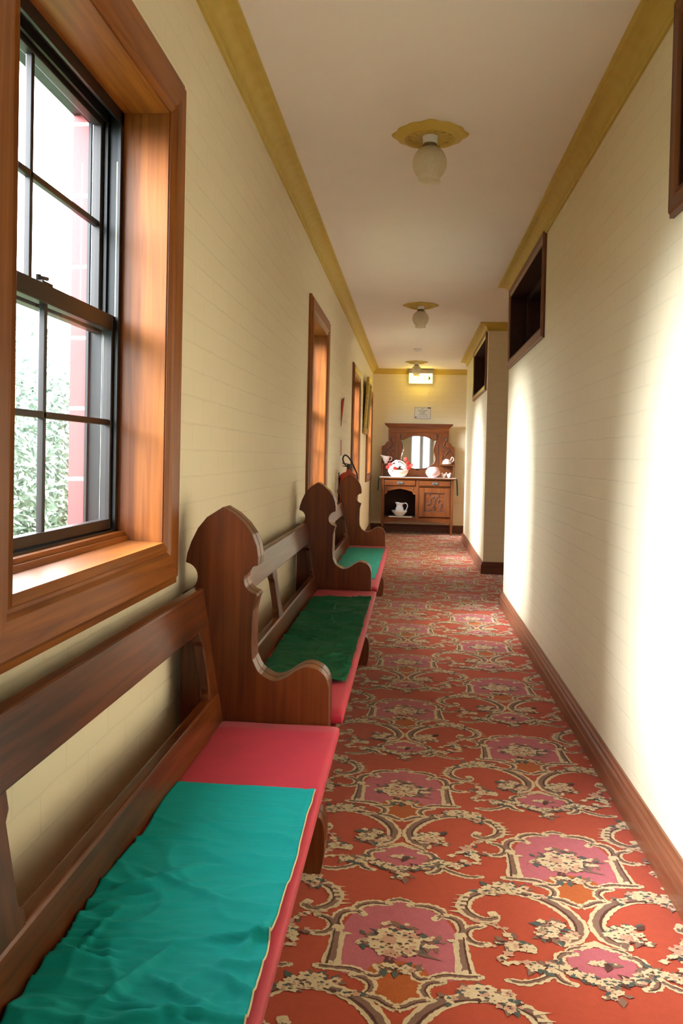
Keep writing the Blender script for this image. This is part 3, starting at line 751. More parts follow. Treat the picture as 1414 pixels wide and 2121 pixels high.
def make_pew():
    root = thing('church_pew', '', 'pew', (0, 0, 0), 'row of wooden pews along the left wall')
    pf = pew_profile()
    for y in (0.0, PL-.052):
        mb = MB(); mb.prism(pf, 1, y, y+.047)
        mb.build('end_panel', M['pew2'], root, bevel=.007, seg=3)
    ya, yb = .047, PL-.052
    rake = lambda z: -.565-(z-.475)*.17
    # seat board and bearer
    mb = MB(); mb.prism([(-.60, .405), (-.60, .432), (-.235, .432), (-.222, .428), (-.218, .418), (-.222, .408), (-.235, .405)], 1, ya-.02, yb+.02); mb.build('seat', M['pew1'], root, bevel=.003)
    mb = MB(); mb.box((-.56, ya, .33), (-.535, yb, .404)); mb.build('seat_rail', M['pew1'], root, bevel=.003)
    def board(name, z0, z1, th=.030):
        mb = MB(); x0, x1 = rake(z0), rake(z1)
        mb.prism([(x0, z0), (x1, z1), (x1-.004, z1+.008), (x1-th+.004, z1+.010), (x1-th, z1+.002), (x0-th, z0)], 1, ya-.01, yb+.01)
        mb.build(name, M['pew1'], root, bevel=.003)
    board('top_rail', .752, .858, .034); board('bottom_rail', .352, .540, .034)
    ym = (ya+yb)/2-.095
    for (c0, c1) in ((ya-.005, ya+.09), (ym-.040, ym+.040), (yb-.09, yb+.005)):
        mb = MB(); z0, z1 = .532, .758
        cs = 1 if c0 < ya else (-1 if c1 > yb else 0)
        x0, x1 = rake(z0)-.002, rake(z1)-.002
        # shouldered stile: wider where it meets the rails
        out = []
        w = .014
        zs = [z0, z0+.035, z0+.05, z1-.05, z1-.035, z1]
        yl = [c0-(w if cs <= 0 else 0)]*2+[c0]*2+[c0-(w if cs <= 0 else 0)]*2
        yr = [c1+(w if cs >= 0 else 0)]*2+[c1]*2+[c1+(w if cs >= 0 else 0)]*2
        pts = list(zip(yr, zs))+list(zip(yl, zs))[::-1]
        n = len(pts); vs = [(rake(z)-.002, y, z) for y, z in pts]+[(rake(z)-.030, y, z) for y, z in pts]
        mb.add(vs, [tuple(range(n)), tuple(range(n, 2*n))[::-1]]+[(i, (i+1) % n, n+(i+1) % n, n+i) for i in range(n)])
        mb.build('stile', M['pew2'], root, bevel=.003)
    return root
pew = make_pew()
Y0 = 2.537-PL
labs = ['nearest dark wooden pew with open back, standing under the large window at the left edge',
        'middle dark wooden pew, its seat holding the crumpled bottle green cloth',
        'farthest dark wooden pew of the row, standing before the red fire extinguisher']
for k in range(3):
    o = pew if k == 0 else copy_tree(pew)
    o.location = (0, Y0+PL*k, 0); o['label'] = labs[k]

def cushion(y0, y1, label):
    mb = MB(); rnd = random.Random(3)
    x0, x1 = -.572, -.203; zb_, zt = .434, .464
    nx, ny = 14, 60; g = {}; vs = []; fs = []
    def top(u, v):
        e = min(u, 1-u)*(x1-x0); f = min(v, 1-v)*(y1-y0); d = min(e, f)
        return zt-.010*max(0, 1-d/.014)**2+.0012*noise.noise(Vector((u*3, v*18, y0)))
    for i in range(nx+1):
        for j in range(ny+1):
            u = i/nx; v = j/ny
            u2 = .5-.5*cos(pi*u) if True else u; v2 = v
            if j in (1, ny-1): v2 = (.008/(y1-y0)) if j == 1 else 1-.008/(y1-y0)
            vs.append((x0+(x1-x0)*u2, y0+(y1-y0)*v2, top(u2, v2)))
    k = ny+1
    for i in range(nx):
        for j in range(ny): fs.append((i*k+j, (i+1)*k+j, (i+1)*k+j+1, i*k+j+1))
    ring = [i*k for i in range(nx+1)]+[nx*k+j for j in range(1, ny+1)]+[i*k+ny for i in range(nx-1, -1, -1)]+[j for j in range(ny-1, 0, -1)]
    o = len(vs)
    for q in ring: vs.append((vs[q][0], vs[q][1], zb_))
    n = len(ring)
    for i in range(n): fs.append((ring[i], ring[(i+1) % n], o+(i+1) % n, o+i))
    fs.append(tuple(range(o, o+n)))
    mb.add(vs, fs)
    ob = mb.build('seat_cushion', M['red_fabric'], smooth=True)
    tag(ob, label, 'cushion', 'red cushions on the pews')
for k, lb in enumerate(['long red seat pad on the nearest pew, showing a lit pinkish red patch', 'long red seat pad on the middle pew under the bottle green cloth', 'long red seat pad on the farthest pew']):
    cushion(Y0+PL*k+.052, Y0+PL*k+PL-.056, lb)

def cloth(name, mat, y0, y1, x0, x1, label, amp, seed, layers=1, hem=False):
    rnd = random.Random(seed)
    nx, ny = 76, int((y1-y0)/.0055)
    vs = []; fs = []; hemrow = []
    for j in range(ny+1):
        v = j/ny; y = y0+(y1-y0)*v
        for i in range(nx+1):
            u = i/nx
            wob = .005*noise.noise(Vector((0, y*4, seed)))+.004*noise.noise(Vector((7, y*15, seed)))
            xr = x1+wob; xl = x0+.010*noise.noise(Vector((3, y*5, seed+2)))
            x = xl+(xr-xl)*u
            env = min(1, (1-v)*6)*(.35+.65*min(1, .2+(1-v)*1.6)) if hem else 1.0
            wv = noise.noise(Vector((x*2, y*3, seed+20)))
            a = noise.noise(Vector((x*4.0+1.5*y, y*13+5*wv, seed)))
            b = noise.noise(Vector((x*7, y*9+2*x, seed+9)))
            c = noise.noise(Vector((x*14+y*4, y*5, seed+4)))
            patch_ = max(0, .35+noise.noise(Vector((x*3, y*2.5, seed+31)))*1.6)
            rid = max(0, 1-abs(a)*3.6)**2*.8*patch_+max(0, a)*.5+max(0, b)*.45+(max(0, 1-abs(b)*4)**2)*.4+.15*max(0, c)
            z = .4684+amp*env*rid
            # turned-in hem line along the aisle side
            ed = (xr-x)
            if .018 < ed < .030: z -= .0012
            if ed < .018: z += .001
            if hem and v < .35 and ed < .02: z += (.35-v)*.03*(1-ed/.02)
            vs.append((x, y+.003*noise.noise(Vector((x*10, v*3, seed))), z))
    cre = []
    for q in range(int(40*amp/.013)):
        yc = y0+(y1-y0)*(rnd.random()**1.5*.75 if hem else rnd.uniform(.03, .97)); xc = rnd.uniform(x0, x1); L = rnd.uniform(.06, .22); an = rnd.gauss(0, .30)
        if rnd.random() < .15: an += 1.3
        cre.append((xc, yc, L, an, rnd.uniform(.3, 1)*amp*1.0, rnd.uniform(.005, .010), rnd.uniform(-1.5, 1.5)))
    for n_, (x, y, z) in enumerate(vs):
        h = 0
        for (xc, yc, L, an, am, w_, cu) in cre:
            dx, dy = x-xc, y-yc
            if abs(dy) > .25: continue
            s_ = dx*cos(an)+dy*sin(an); t_ = -dx*sin(an)+dy*cos(an)+cu*s_*s_
            if abs(s_) > L or abs(t_) > .05: continue
            h += am*(1-(s_/L)**2)**2*math.exp(-(t_/w_)**2)
        vs[n_] = (x, y, z+h)
    k = nx+1
    fs = [(j*k+i, j*k+i+1, (j+1)*k+i+1, (j+1)*k+i) for j in range(ny) for i in range(nx)]
    mb = MB(); mb.add(vs, fs)
    o = mb.build(name, mat, smooth=True, solid=.0022, recalc=True)
    if o.data.polygons[0].normal.z < 0: o.data.flip_normals()
    tag(o, label, 'cloth', 'green cloths laid over the pew cushions')
    if hem:
        h = MB(); h.tube([(vs[j*k+nx][0]+.001, vs[j*k+nx][1], vs[j*k+nx][2]-.0005) for j in range(0, ny+1, 2)], .0016, 6)
        h.build('hem_edge', M['hem'], o)
    return o
cloth('seat_cloth', M['teal'], .15, 1.985, -.560, -.218, 'bright teal cloth with cream edging spread over the nearest red cushion', .017, 1, hem=True)
cloth('seat_cloth', M['green'], 2.93, 4.73, -.552, -.220, 'crumpled bottle green cloth laid over the cushion of the middle pew', .018, 5)
cloth('seat_cloth', M['teal2'], 5.49, 7.33, -.552, -.232, 'smooth pale teal cloth laid over the cushion of the farthest pew', .005, 9)

# ------------------------------------------------------------------ ceiling lights
def rose_r(t):
    c = abs(cos(2*t)); k = c**14*.085; return 1+k+.018*cos(12*t)
def make_light():
    root = thing('ceiling_light', '', 'light', (.045, 3.91, ZC), 'lights along the corridor ceiling')
    mb = MB()
    prof = [(.001, -.012), (.055, -.012), (.062, -.018), (.090, -.016), (.105, -.012), (.113, -.024), (.120, -.026), (.126, -.020), (.148, -.014), (.158, -.010), (.163, -.004), (.163, 0)]
    mb.lathe(prof, n=96, fn=None)
    # scalloped rim
    k = len(prof)
    for i in range(96):
        t = 2*pi*i/96; f = rose_r(t)
        for q in range(8, k):
            x, y, z = mb.v[i*k+q]; mb.v[i*k+q] = (x*f, y*f, z)
    for i in range(14):      # leaf relief in the dish
        t = 2*pi*i/14
        pts = [(cos(t+a)*r_, sin(t+a)*r_, -.017) for a, r_ in ((0, .066), (.12, .078), (.22, .090), (.18, .100), (.05, .098), (.02, .088))]
        mb.tube(pts, [.003, .004, .004, .0035, .003, .002], 6)
    mb.build('ceiling_rose', M['ochre'], root, smooth=True)
    h = MB(); h.lathe([(.001, -.044), (.030, -.044), (.034, -.040), (.034, -.014), (.038, -.012), (.038, -.008)], n=24); h.build('lamp_holder', M['white'], root, smooth=True)
    g = MB(); g.lathe([(.001, -.046), (.032, -.046), (.036, -.052), (.034, -.062), (.026, -.066), (.024, -.060)], n=24)
    for a in range(3):
        t = a*2.09; g.tube([(.030*cos(t), .030*sin(t), -.058), (.046*cos(t), .046*sin(t), -.056)], .003, 6)
    g.build('gallery', M['brass'], root, smooth=True)
    s = MB()
    pr = [(.030, -.054)] + [(.080*sin(radians(a)), -.134+.080*cos(radians(a))) for a in range(24, 141, 6)] + [(.050, -.200), (.048, -.206), (.049, -.214), (.054, -.221)]
    s.lathe(pr, n=40); s.build('glass_shade', M['shade'], root, smooth=True)
    b = MB(); b.lathe([(.001, -.160), (.020, -.152), (.029, -.132), (.026, -.112), (.014, -.090), (.012, -.046)], n=20); b.build('light_bulb', M['sign_grey'], root, smooth=True)
    return root
lt = make_light()
for k, (loc, lb) in enumerate([((.045, 3.91, ZC), 'nearest frosted globe light hanging from a yellow plaster ceiling rose'),
                               ((.042, 8.24, ZC), 'middle frosted globe light on a yellow ceiling rose, between the other two'),
                               ((.022, 13.10, ZC), 'farthest small globe light hanging in front of the lit exit sign')]):
    o = lt if k == 0 else copy_tree(lt)
    o.location = loc; o['label'] = lb

mb = MB(); mb.lathe([(.001, -.034), (.030, -.034), (.034, -.026), (.050, -.022), (.054, -.012), (.054, 0)], c=(.032, 11.53, ZC), n=32)
tag(mb.build('smoke_detector', M['white'], smooth=True), 'small round white smoke detector on the ceiling before the exit sign', 'smoke detector')

# ------------------------------------------------------------------ exit sign
ex = thing('exit_sign', 'lit yellow exit sign box with a green arrow, high on the end wall', 'sign', (.10, 14.05, 2.545))
mb = MB(); mb.box((-.205, 0, .160), (.205, .085, .222)); mb.box((-.200, .075, 0), (.200, .085, .165)); mb.build('housing', M['sign_grey'], ex, bevel=.004)
mb = MB(); mb.prism([(-.196, .0)]+[(-.196+.392*i/12, -.004*sin(pi*i/12)) for i in range(13)]+[(.196, .0), (.196, .162), (-.196, .162)], 1, .004, .074); mb.build('light_box', M['exit_face'], ex)
mb = MB(); mb.prism([(.128, .132), (.166, .082), (.128, .032)], 1, .0015, .0035); mb.build('arrow', M['exit_green'], ex)
mb = MB(); mb.ball((.075, -.001, .190), (.013, .004, .010), 8); mb.build('indicator_lamp', M['led'], ex)
def letters(root, txt, size, x, z, mat, name, y=.002, align='CENTER'):
    cu = bpy.data.curves.new(name, 'FONT'); cu.body = txt; cu.size = size; cu.align_x = align; cu.extrude = .0008
    tmp = bpy.data.objects.new(name, cu); C.objects.link(tmp); bpy.context.view_layer.update()
    me = bpy.data.meshes.new_from_object(tmp.evaluated_get(bpy.context.evaluated_depsgraph_get()))
    bpy.data.objects.remove(tmp)
    me.transform(Matrix.Translation((x, y, z)) @ Matrix.Rotation(pi/2, 4, 'X'))
    me.materials.clear(); me.materials.append(mat)
    o = bpy.data.objects.new(name, me); C.objects.link(o); o.parent = root
    return o
letters(ex, 'EXIT', .135, -.030, .035, M['exit_letter'], 'lettering')

# ------------------------------------------------------------------ notice on the end wall
nt_ = thing('wall_notice', 'small white printed notice in a thin dark border above the sideboard', 'notice', (.146, YE, 1.946))
mb = MB(); mb.box((-.142, -.004, 0), (.142, -.001, .204)); mb.build('sheet', M['paper'], nt_)
mb = MB()
for a, b in (((-.135, 0, .006), (.135, 0, .010)), ((-.135, 0, .194), (.135, 0, .198)), ((-.135, 0, .006), (-.131, 0, .198)), ((.131, 0, .006), (.135, 0, .198))):
    mb.box((a[0], -.0055, a[2]), (b[0], -.004, b[2]))
mb.build('border', M['carved'], nt_)
mb = MB(); rr = random.Random(4)
def squiggle(x0, x1, z, h):
    x = x0
    while x < x1:
        w = rr.uniform(.006, .010)
        mb.box((x, -.0055, z), (x+.0022, -.0042, z+h*rr.uniform(.7, 1))); mb.box((x, -.0055, z+h*rr.choice([0, .45, .85])), (x+w*.7, -.0042, z+h*rr.choice([0, .45, .85])+.0022)); x += w
def lineout(nm='text_line'):
    global mb
    mb.build(nm, M['ink'], nt_); mb = MB()
squiggle(-.08, .078, .140, .012); lineout(); squiggle(-.052, .048, .115, .012); lineout(); squiggle(-.030, .034, .092, .012); lineout(); squiggle(-.070, .068, .069, .012); lineout()
for a, b in ((-.085, -.01), (.01, .04), (.055, .095)):
    pts = [(a+(b-a)*i/14, -.0048, .044+.004*sin(i*1.7)-.003*i/14) for i in range(15)]
    mb.tube(pts, .0012, 5)
lineout('script_line'); mb.box((-.135, -.0055, .022), (-.098, -.0042, .036)); lineout('corner_mark'); mb.box((.085, -.0055, .182), (.140, -.0042, .199)); lineout('corner_mark'); mb.ball((-.002, -.0046, .174), (.012, .0012, .005), 6); lineout('ornament')

# ------------------------------------------------------------------ sideboard
sb = thing('sideboard', 'tall carved brown sideboard with mirror back standing against the end wall', 'sideboard', (.085, 13.78, 0))
XW = .595                     # half width of carcass
def sbx(name, a, b, mat='side0', par=None, bevel=.004):
    mb = MB(); mb.box(a, b); return mb.build(name, M[mat], par or sb, bevel=bevel)
D = .42
for x in (-XW, XW-.045):
    for y in (0, D-.045):
        mb = MB(); mb.prism([(x, .925), (x+.045, .925), (x+.045, .20), (x+.036, .10), (x+.038, .0), (x+.007, 0), (x+.009, .10), (x, .20)], 1, y, y+.045)
        mb.build('leg', M['side2'], sb, bevel=.003)
mb = MB(); mb.box((-XW-.03, -.025, .925), (XW+.03, D+.01, .948)); mb.build('top_board', M['side0'], sb, bevel=.006)
for s in (-1, 1): sbx('side_panel', (s*(XW-.012), .04, .21), (s*(XW-.028), D-.04, .925), 'side2')
sbx('back_board', (-XW+.04, D-.03, .21), (XW-.04, D-.015, .925), 'darkwood')
sbx('centre_post', (-.028, .004, .23), (.028, .05, .925), 'side2')
sbx('partition', (-.010, .05, .25), (.010, D-.03, .79), 'darkwood')
sbx('shelf', (-XW+.04, .012, .268), (XW-.04, D-.03, .290), 'side0')
sbx('drawer_rail', (-XW+.045, .008, .795), (XW-.045, .05, .808), 'side0')
sbx('top_rail', (-XW+.045, .008, .905), (XW-.045, .05, .925), 'side0')
mb = MB(); pts = [(-XW+.045, .268), (-XW+.045, .180)]+[(-XW+.045+(2*XW-.09)*i/20, .180+.045*sin(pi*i/20)**.6) for i in range(1, 20)]+[(XW-.045, .180), (XW-.045, .268)]
mb.prism(pts, 1, .010, .030); mb.build('apron', M['side0'], sb, bevel=.003)
for (a, b) in ((-XW+.050, -.032), (.032, XW-.050)):
    mb = MB(); mb.box((a, -.004, .812), (b, .02, .902)); dr = mb.build('drawer', M['side0'], sb, bevel=.008)
    c = (a+b)/2
    h = MB(); h.box((c-.045, -.009, .838), (c+.045, -.004, .878)); h.tube([(c-.034, -.012, .868), (c-.034, -.024, .846), (c+.034, -.024, .846), (c+.034, -.012, .868)], .004, 8); h.build('handle', M['nickel'], dr)
# shaped arch over the niche
a, b = -XW+.045, -.028; c = (a+b)/2; hw = (b-a)/2
right = [(hw, .660), (hw-.035, .668), (hw-.050, .690), (hw-.058, .715), (hw-.100, .722), (hw-.150, .738), (0, .760)]
pts = [(c-hw, .795), (c+hw, .795)]+[(c+x, z) for x, z in right]+[(c-x, z) for x, z in right[:-1][::-1]]
mb = MB(); mb.prism(pts, 1, .010, .030); ar = mb.build('niche_arch', M['side0'], sb, bevel=.003)
for s in (-1, 1):
    h = MB(); h.ball((c+s*(hw-.045), .009, .748), (.014, .004, .014), 8); h.build('roundel', M['carved'], ar)
# door with carved panel
a, b = .032, XW-.050
dm = MB(); st = .085; z0, z1 = .30, .785
dm.box((a, -.002, z0), (a+st, .022, z1)); dm.box((b-st, -.002, z0), (b, .022, z1)); dm.box((a+st, -.002, z0), (b-st, .022, z0+.085)); dm.box((a+st, -.002, z1-.085), (b-st, .022, z1))
door = dm.build('door', M['side2'], sb, bevel=.004)
pm = MB(); pm.box((a+st-.003, .010, z0+.082), (b-st+.003, .018, z1-.082)); pan = pm.build('door_panel', M['side0'], door)
mo_ = MB()
for (p0, p1) in (((a+st, .002, z0+.085), (a+st+.012, .011, z1-.085)), ((b-st-.012, .002, z0+.085), (b-st, .011, z1-.085)), ((a+st, .002, z0+.085), (b-st, .011, z0+.097)), ((a+st, .002, z1-.097), (b-st, .011, z1-.085))): mo_.box(p0, p1)
mo_.build('panel_moulding', M['carved'], door, bevel=.003)
cm = MB(); rr = random.Random(12); pc = ((a+b)/2, (z0+z1)/2)
for s in (-1, 1):
    for k in range(7):
        t0 = rr.random()*6.28; cx_ = pc[0]+s*rr.uniform(.02, .115); cz_ = pc[1]+(-.12+.04*k); r0 = rr.uniform(.016, .030)
        cm.tube([(cx_+r0*(1-i/12)*cos(t0+i*.55), .009, cz_+r0*(1-i/12)*sin(t0+i*.55)) for i in range(11)], [.007-.0004*i for i in range(11)], 6)
        cm.ball((cx_, .009, cz_), (.013, .005, .009), 6)
cm.tube([(pc[0]+.01*sin(i), .008, pc[1]-.13+.022*i) for i in range(12)], .005, 6)
cm.build('carving', M['carved'], pan, smooth=True)
h = MB(); h.tube([(b-.03, -.003, .52), (b-.03, -.016, .52)], .008, 10); h.build('knob', M['brass'], door)
# hutch
hy = D-.10
def hx(name, a, b, mat='side0', par=None): return sbx(name, (a[0], hy+a[1], a[2]), (b[0], hy+b[1], b[2]), mat, par)
# shouldered sides (each one board): outline in x,z
for s in (-1, 1):
    o_ = [(.275, .948), (.620, .948), (.620, 1.455)]+catmull([(.612, 1.468), (.585, 1.480), (.560, 1.500), (.545, 1.530), (.520, 1.548)], 3)+[(.512, 1.552), (.512, 1.700), (.358, 1.700), (.358, .99), (.275, .99)]
    mb = MB(); mb.prism([(s*x, z) for x, z in o_], 1, hy+.030, hy+.052); sd = mb.build('shaped_side', M['side2'], sb, bevel=.003)
    cv = MB()
    def curl(cx_, cz_, r0, a0, turn):
        pts = [(s*(cx_+r0*(1-i/16)*cos(a0+turn*i*.42)), hy+.029, cz_+r0*(1-i/16)*sin(a0+turn*i*.42)) for i in range(14)]
        cv.tube(pts, [.009-.0004*i for i in range(14)], 6)
    curl(.445, 1.610, .040, -1.2, 1); curl(.430, 1.270, .038, 1.6, 1); curl(.430, 1.385, .030, 3.6, -1)
    cv.tube(catmull([(s*.455, hy+.028, 1.560), (s*.430, hy+.027, 1.490), (s*.500, hy+.027, 1.440), (s*.560, hy+.028, 1.370), (s*.585, hy+.029, 1.280)], 6), .008, 6)
    cv.tube(catmull([(s*.400, hy+.028, 1.480), (s*.450, hy+.027, 1.440), (s*.505, hy+.028, 1.420)], 5), .007, 6)
    cv.tube(catmull([(s*.520, hy+.028, 1.410), (s*.470, hy+.027, 1.350), (s*.455, hy+.028, 1.30)], 5), .007, 6)
    cv.build('carved_scroll', M['carved'], sd, smooth=True)
    # bracket shelf and its post
    mb = MB(); mb.box((s*.360, hy-.13, 1.155), (s*.625, hy+.030, 1.172)); sh = mb.build('side_shelf', M['side0'], sb, bevel=.004)
    mb = MB(); cxp = s*.600; yy = hy-.105
    mb.lathe([(.016, .949), (.016, .965), (.008, .975), (.013, 1.0), (.009, 1.04), (.007, 1.08), (.013, 1.11), (.010, 1.13), (.016, 1.14), (.016, 1.155)], c=(cxp, yy, 0), n=14)
    mb.build('turned_post', M['side2'], sb, smooth=True)
mb = MB(); mb.box((-.512, hy+.022, 1.700), (.512, hy+.055, 1.785)); mb.build('frieze', M['side0'], sb, bevel=.004)
mb = MB()
pr = [(0, 1.780), (.010, 1.785), (.020, 1.800), (.045, 1.822), (.058, 1.838), (.062, 1.846), (.062, 1.858), (0, 1.858)]
path = [(-.515, hy+.055), (-.515, hy+.022), (.515, hy+.022), (.515, hy+.055)]
sweep(mb, path, [(d, z) for d, z in pr], -1)
mb.box((-.515, hy+.020, 1.79), (.515, hy+.06, 1.857))
mb.build('cornice', M['side0'], sb)
# mirror back panel with shield opening
shield = catmull([(0, 1.058), (.055, 1.085), (.130, 1.098), (.200, 1.125), (.268, 1.180), (.300, 1.255), (.290, 1.335), (.268, 1.410), (.272, 1.480), (.300, 1.560), (.308, 1.585), (.250, 1.598), (.180, 1.632), (.100, 1.658), (0, 1.662)], 4)
ring = shield+[(-x, z) for x, z in shield[::-1][1:-1]]
mb = MB(); n = len(ring)
outer = []
for x, z in ring:                # project onto the rectangle
    cx0, cz0 = 0, 1.35; dx, dz = x-cx0, z-cz0
    k = min((.360/abs(dx)) if abs(dx) > 1e-6 else 1e9, (.352/abs(dz) if dz > 0 else .402/abs(dz)) if abs(dz) > 1e-6 else 1e9)
    outer.append((cx0+dx*k, cz0+dz*k))
vs = [(x, hy+.030, z) for x, z in ring]+[(x, hy+.030, z) for x, z in outer]+[(x, hy+.044, z) for x, z in ring]+[(x, hy+.044, z) for x, z in outer]
fs = []
for i in range(n):
    j = (i+1) % n; fs += [(i, j, n+j, n+i), (2*n+i, 3*n+i, 3*n+j, 2*n+j), (i, 2*n+i, 2*n+j, j)]
mb.add(vs, fs); mb.build('mirror_surround', M['side2'], sb)
mb = MB(); mb.tube([(x, hy+.030, z) for x, z in ring+ring[:1]], .007, 8, cap=False); mb.build('mirror_frame', M['side1'], sb, smooth=True)
mb = MB()
inner = [(x*.935, 1.35+(z-1.35)*.955) for x, z in ring]
vs = [(x, hy+.034, z) for x, z in inner]+[(x, hy+.040, z) for x, z in ring]
mb.add(vs, [tuple(range(n))]+[(i, (i+1) % n, n+(i+1) % n, n+i) for i in range(n)])
mb.build('mirror', M['mirror'], sb, recalc=True)
for s in (-1, 1):
    cv = MB()
    cv.tube([(s*(.300+.018*sin(i*1.3)), hy+.028, 1.605+.0022*i+.010*cos(i*1.1)) for i in range(34)], .005, 6)
    cv.build('carved_corner', M['carved'], sb, smooth=True)
    cv = MB()
    cv.tube([(s*(.335+.010*sin(i*.9)), hy+.028, 1.15+.0065*i) for i in range(60)], .005, 6)
    cv.build('carved_edge', M['carved'], sb, smooth=True)
hx('lower_back', (-.360, .034, .948), (.360, .050, 1.10), 'darkwood')
hx('back_panel', (-.512, .052, .948), (.512, .060, 1.79), 'darkwood')

# runner, doily and ornaments
mb = MB(); w = MB()
ys = (13.775, 14.06); zt = .9505
xs = [-.560, -.556, -.545, -.52, -.3, 0, .3, .66, .700, .712, .716]; zz = [.70, .93, .951, zt, zt, zt, zt, zt, .951, .93, .66]
xs = [(-.575, .72), (-.572, .80), (-.566, .90), (-.555, .945), (-.535, .9515), (-.3, .9515), (0, .9515), (.35, .9515), (.675, .9515), (.722, .9515), (.734, .945), (.742, .90), (.750, .78), (.756, .66)]
vs = []; 
for x, z in xs:
    for j in range(7):
        y = 13.752+.30*j/6; vs.append((x+(.006*sin(j*2.1) if z < .93 else 0), y+.002*sin(x*40), z))
fs = [(i*7+j, (i+1)*7+j, (i+1)*7+j+1, i*7+j+1) for i in range(len(xs)-1) for j in range(6)]
rn = MB()
rn.add([v for v in vs], fs)
ro = rn.build('table_runner', [M['lace'], M['green_satin']], smooth=False, solid=.0025)
for p in ro.data.polygons:
    zc_ = p.center.z
    if zc_ < .935: p.material_index = 1
tag(ro, 'green runner with a lace top draped over the ends of the sideboard', 'runner')
TOPZ = .9535
# basket of flowers
bk = thing('flower_basket', 'cream wicker basket full of artificial flowers on the sideboard top', 'basket', (-.243, 13.87, TOPZ))
mb = MB(); mb.lathe([(.001, .0), (.095, 0), (.135, .03), (.165, .08), (.172, .115), (.166, .118), (.158, .085), (.128, .04), (.001, .012)], n=36, sy=.62); mb.build('basket_body', M['basket'], bk, smooth=True)
mb = MB()
for q in range(2): mb.tube([(.150*cos(a_), (.010 if q else -.010), .105+.165*sin(a_)) for a_ in [pi*i/20 for i in range(21)]], .010, 8)
mb.build('basket_handle', M['basket'], bk, smooth=True)
mb = MB(); rr = random.Random(2)
for k in range(26):
    a_ = rr.random()*6.28; q = math.sqrt(rr.random()); x, y = .145*q*cos(a_), .08*q*sin(a_); z = .115+.095*(1-q*q)+rr.uniform(0, .02)
    mb.ball((x, y, z), (.034, .026, .024), 6)
mb.build('filling', M['white_petal'], bk, smooth=True)
def make_flower(mat, name='artificial_flower'):
    mb = MB()
    for k in range(6):
        t = k*pi/3; mb.ball((.020*cos(t), -.004, .020*sin(t)), (.017, .007, .013), 6)
    o = mb.build(name, mat, smooth=True); c_ = MB(); c_.ball((0, -.010, 0), (.008, .006, .008), 6); c_.build('flower_centre', M['purple'] if mat is M['white_petal'] else M['red_petal'], o)
    return o
fl_r = make_flower(M['red_petal']); fl_w = make_flower(M['white_petal'])
spots = [(-.125, 13.80, 1.250, 'r', 'red artificial flower topmost at the right of the basket'), (-.082, 13.79, 1.185, 'r', 'red artificial flower below the topmost one, right of the basket'),
         (-.025, 13.80, 1.150, 'r', 'red artificial flower farthest right, beside the mirror'), (-.070, 13.79, 1.105, 'r', 'red artificial flower hanging lowest at the right of the basket'),
         (-.375, 13.79, 1.160, 'r', 'red artificial flower at the upper left of the basket'), (-.415, 13.80, 1.115, 'r', 'red artificial flower farthest left, below the pink jug'),
         (-.290, 13.775, 1.095, 'r', 'red artificial flower in the middle of the basket front'),
         (-.360, 13.775, 1.080, 'w', 'white artificial flower with dark centre at the lower left of the basket'), (-.215, 13.765, 1.165, 'w', 'white artificial flower with dark centre near the basket handle'), (-.275, 13.78, 1.205, 'w', 'topmost white artificial flower with a dark centre')]
ur = uw = False
for x, y, z, c_, lb in spots:
    src = fl_r if c_ == 'r' else fl_w
    used = ur if c_ == 'r' else uw
    o = src if not used else copy_tree(src)
    if c_ == 'r': ur = True
    else: uw = True
    o.location = (x, y, z); o.rotation_euler = (.2*sin(x*50), x*9, .3*sin(z*70)); tag(o, lb, 'flower', 'artificial flowers in the basket')
# pink pot
pt = thing('china_pot', 'round pink china pot standing on the sideboard, right of the mirror', 'pot', (.338, 13.86, TOPZ))
mb = MB(); mb.lathe([(.001, 0), (.060, 0), (.066, .006), (.100, .035), (.122, .075), (.118, .115), (.095, .145), (.088, .150), (.092, .156)], n=36); mb.build('pot_body', M['pink_china'], pt, smooth=True)
mb = MB(); mb.lathe([(.092, .152), (.088, .160), (.060, .174), (.020, .182), (.001, .183)], n=36); mb.build('lid', M['pink_china'], pt, smooth=True)
# pink jug on left shelf
SHZ = 1.1725
jg = thing('pink_jug', 'pale pink jug with wide spout on the small left shelf of the sideboard', 'jug', (-.455, 14.04, SHZ))
mb = MB(); mb.lathe([(.001, 0), (.030, 0), (.032, .008), (.024, .016), (.045, .045), (.058, .080), (.056, .105), (.060, .125), (.055, .122), (.050, .10), (.001, .02)], n=28)
for i, (x, y, z) in enumerate(mb.v):
    if z > .09 and x < 0: mb.v[i] = (x*(1+.7*(z-.09)/.03*abs(x)/.06), y*(1-.4*(z-.09)/.03*abs(x)/.06), z+.02*(z-.09)/.03*abs(x)/.06)
mb.build('jug_body', M['pale_pink'], jg, smooth=True)
mb = MB(); mb.tube(catmull([(.052, 0, .105), (.085, 0, .112), (.098, 0, .085), (.080, 0, .050), (.050, 0, .042)], 5), .007, 8); mb.build('handle', M['pink_china'], jg, smooth=True)
# stacked tea cup on the right shelf
cp = thing('upturned_teacup', 'pale pink teacup lying upturned on its saucer on the right shelf', 'teacup', (.570, 14.04, SHZ))
mb = MB(); mb.lathe([(.001, .006), (.045, .004), (.085, .014), (.086, .018), (.045, .010), (.001, .010)], n=28); mb.build('saucer', M['pale_pink'], cp, smooth=True)
mb = MB(); mb.lathe([(.072, .016), (.074, .022), (.070, .050), (.050, .078), (.032, .088), (.034, .096), (.001, .094)], n=28); mb.build('cup', M['pale_pink'], cp, smooth=True)
mb = MB(); mb.tube(catmull([(.064, 0, .050), (.090, 0, .050), (.112, 0, .080), (.105, 0, .120), (.080, 0, .125), (.070, 0, .095), (.062, 0, .070)], 5), .008, 8); mb.build('handle', M['pale_pink'], cp, smooth=True)
